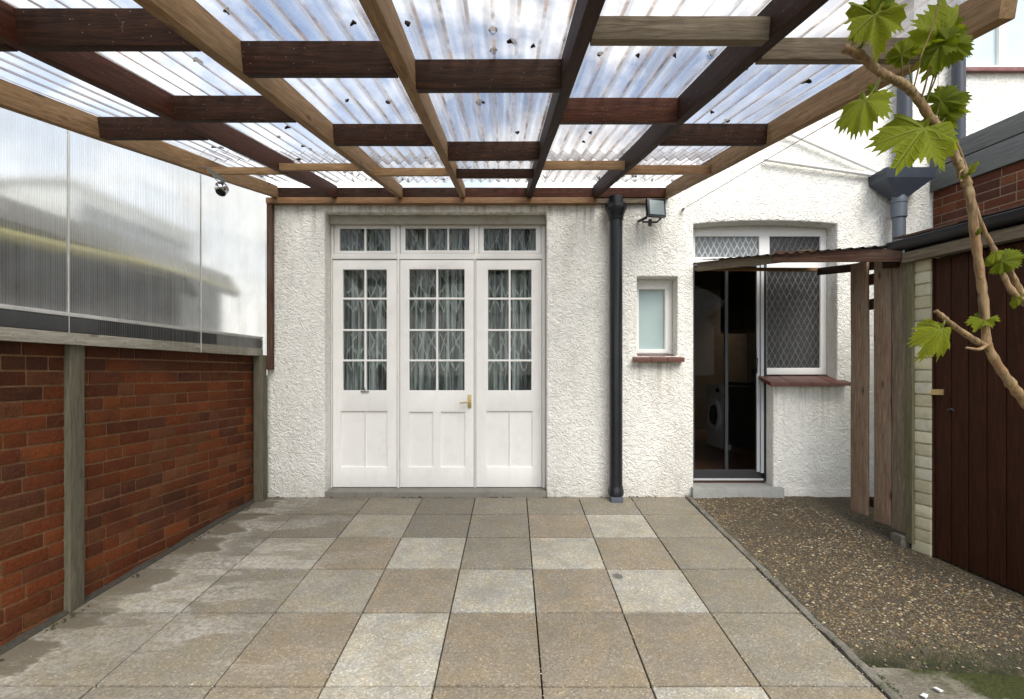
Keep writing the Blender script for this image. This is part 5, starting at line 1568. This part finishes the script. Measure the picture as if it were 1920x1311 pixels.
def vine_leaf(k, base, tip, wide, tilt, roll, stalk=None):
    b, t = P(*base), P(*tip)
    Y = t - b; L = Y.length * 0.84; Y.normalize()
    view = (Vector((0, 0, ZC)) - b).normalized()
    Z = (view - Y * view.dot(Y)).normalized()
    Z = Matrix.Rotation(roll, 3, Y) @ Z
    X = Y.cross(Z)
    m = Matrix((X * L * wide * 0.64, Y * L, Z * L)).transposed().to_4x4(); m.translation = b
    m = m @ Matrix.Rotation(tilt, 4, 'X')
    o = bpy.data.objects.new("leaf", LM[k % len(LM)]); COL.objects.link(o)
    put(o, vine, m)
    if stalk:
        s = P(*stalk)
        tube("leaf_stalk", smooth_path([tuple(s), tuple((s + b) / 2 + Vector((0, 0, -.006))), tuple(b)], 4), 0.0017, M_PETIOLE, vine, 7)
LV = [
    ((1640, 28, 1.19), (1646, 104, 1.15), .98, .1, -.35, (1612, 92, 1.2)),
    ((1622, 36, 1.21), (1592, 82, 1.22), .9, .2, .7, (1610, 90, 1.2)),
    ((1620, 34, 1.22), (1606, 5, 1.23), .9, .2, .3, None),
    ((1640, 20, 1.2), (1668, -28, 1.2), 1.0, .2, -.3, (1615, 90, 1.2)),
    ((1690, 104, 1.19), (1722, 64, 1.17), 1.15, .1, .2, (1692, 150, 1.21)),
    ((1688, 106, 1.2), (1661, 116, 1.2), .9, .1, .4, None),
    ((1768, 72, 1.2), (1826, 14, 1.24), 1.05, .2, .5, (1735, 195, 1.22)),
    ((1776, 80, 1.18), (1838, 104, 1.16), 1.15, .0, -.4, (1735, 195, 1.22)),
    ((1764, 82, 1.19), (1752, 140, 1.18), .95, .2, .4, None),
    ((1758, 78, 1.2), (1752, 40, 1.21), .8, .2, -.8, None),
    ((1764, 190, 1.21), (1836, 172, 1.18), 1.0, .1, -.3, (1750, 225, 1.22)),
    ((1764, 186, 1.22), (1772, 152, 1.23), .8, .1, .5, None),
    ((1768, 206, 1.22), (1790, 248, 1.22), .9, .3, .5, (1752, 228, 1.22)),
    ((1622, 190, 1.19), (1604, 252, 1.15), 1.0, .15, .35, (1652, 140, 1.2)),
    ((1640, 172, 1.2), (1630, 150, 1.2), .8, .1, .6, (1652, 140, 1.2)),
    ((1732, 240, 1.2), (1680, 306, 1.14), 1.12, .05, .15, (1757, 236, 1.22)),
    ((1816, 322, 1.23), (1840, 300, 1.22), .65, .1, .7, (1806, 322, 1.235)),
    ((1878, 490, 1.25), (1932, 466, 1.23), 1.05, .1, -.2, (1882, 505, 1.26)),
    ((1884, 494, 1.25), (1878, 470, 1.25), .7, .1, .6, None),
    ((1845, 600, 1.245), (1824, 620, 1.22), .95, .1, .5, (1850, 640, 1.25)),
    ((1764, 618, 1.2), (1738, 668, 1.17), .95, .1, -.3, (1772, 598, 1.21)),
    ((1905, 560, 1.26), (1898, 580, 1.26), .8, .1, .3, None),
    ((1700, 98, 1.2), (1735, 96, 1.18), 1.0, .3, .5, (1712, 170, 1.21)),
    ((1656, 20, 1.21), (1676, 62, 1.2), .8, .3, -.6, None),
    ((1790, 60, 1.22), (1812, 96, 1.2), .9, .3, .6, None),
    ((1742, 250, 1.21), (1752, 282, 1.2), .7, .3, -.5, None),
    ((1786, 196, 1.22), (1812, 214, 1.2), .8, .2, .5, (1760, 236, 1.22)),
    ((1806, 330, 1.23), (1828, 322, 1.22), .6, .3, -.4, None),
    ((1832, 440, 1.24), (1842, 424, 1.23), .7, .2, .3, None),
    ((1868, 474, 1.25), (1856, 494, 1.24), .7, .2, .3, None),
]
for k, (b_, t_, w_, ti, ro, st) in enumerate(LV):
    vine_leaf(k, b_, t_, w_, ti, ro, st)

# white chips dropped on the lower concrete
for px, py, lab in ((1759, 1295, "oblong white chip on the mossy concrete, farther from the slabs"), (1733, 1306, "larger white chip on the concrete, nearer to the slabs")):
    d = (1.4616 + 0.06) / ((py - HY) / F + 0.0888)
    p = P(px, py, d)
    bm = bmesh.new()
    vs = add_box(bm, -.013, .013, -.009, .009, -.004, .004, 0.002)
    for v in bm.verts: v.co.x += random.uniform(-.003, .003); v.co.y += random.uniform(-.003, .003)
    tag(link("stone_chip", bm, M_CHIP, None, Matrix.Translation(p + Vector((0, 0, .004))) @ Matrix.Rotation(random.uniform(0, 3), 4, 'Z')), lab, "stone")
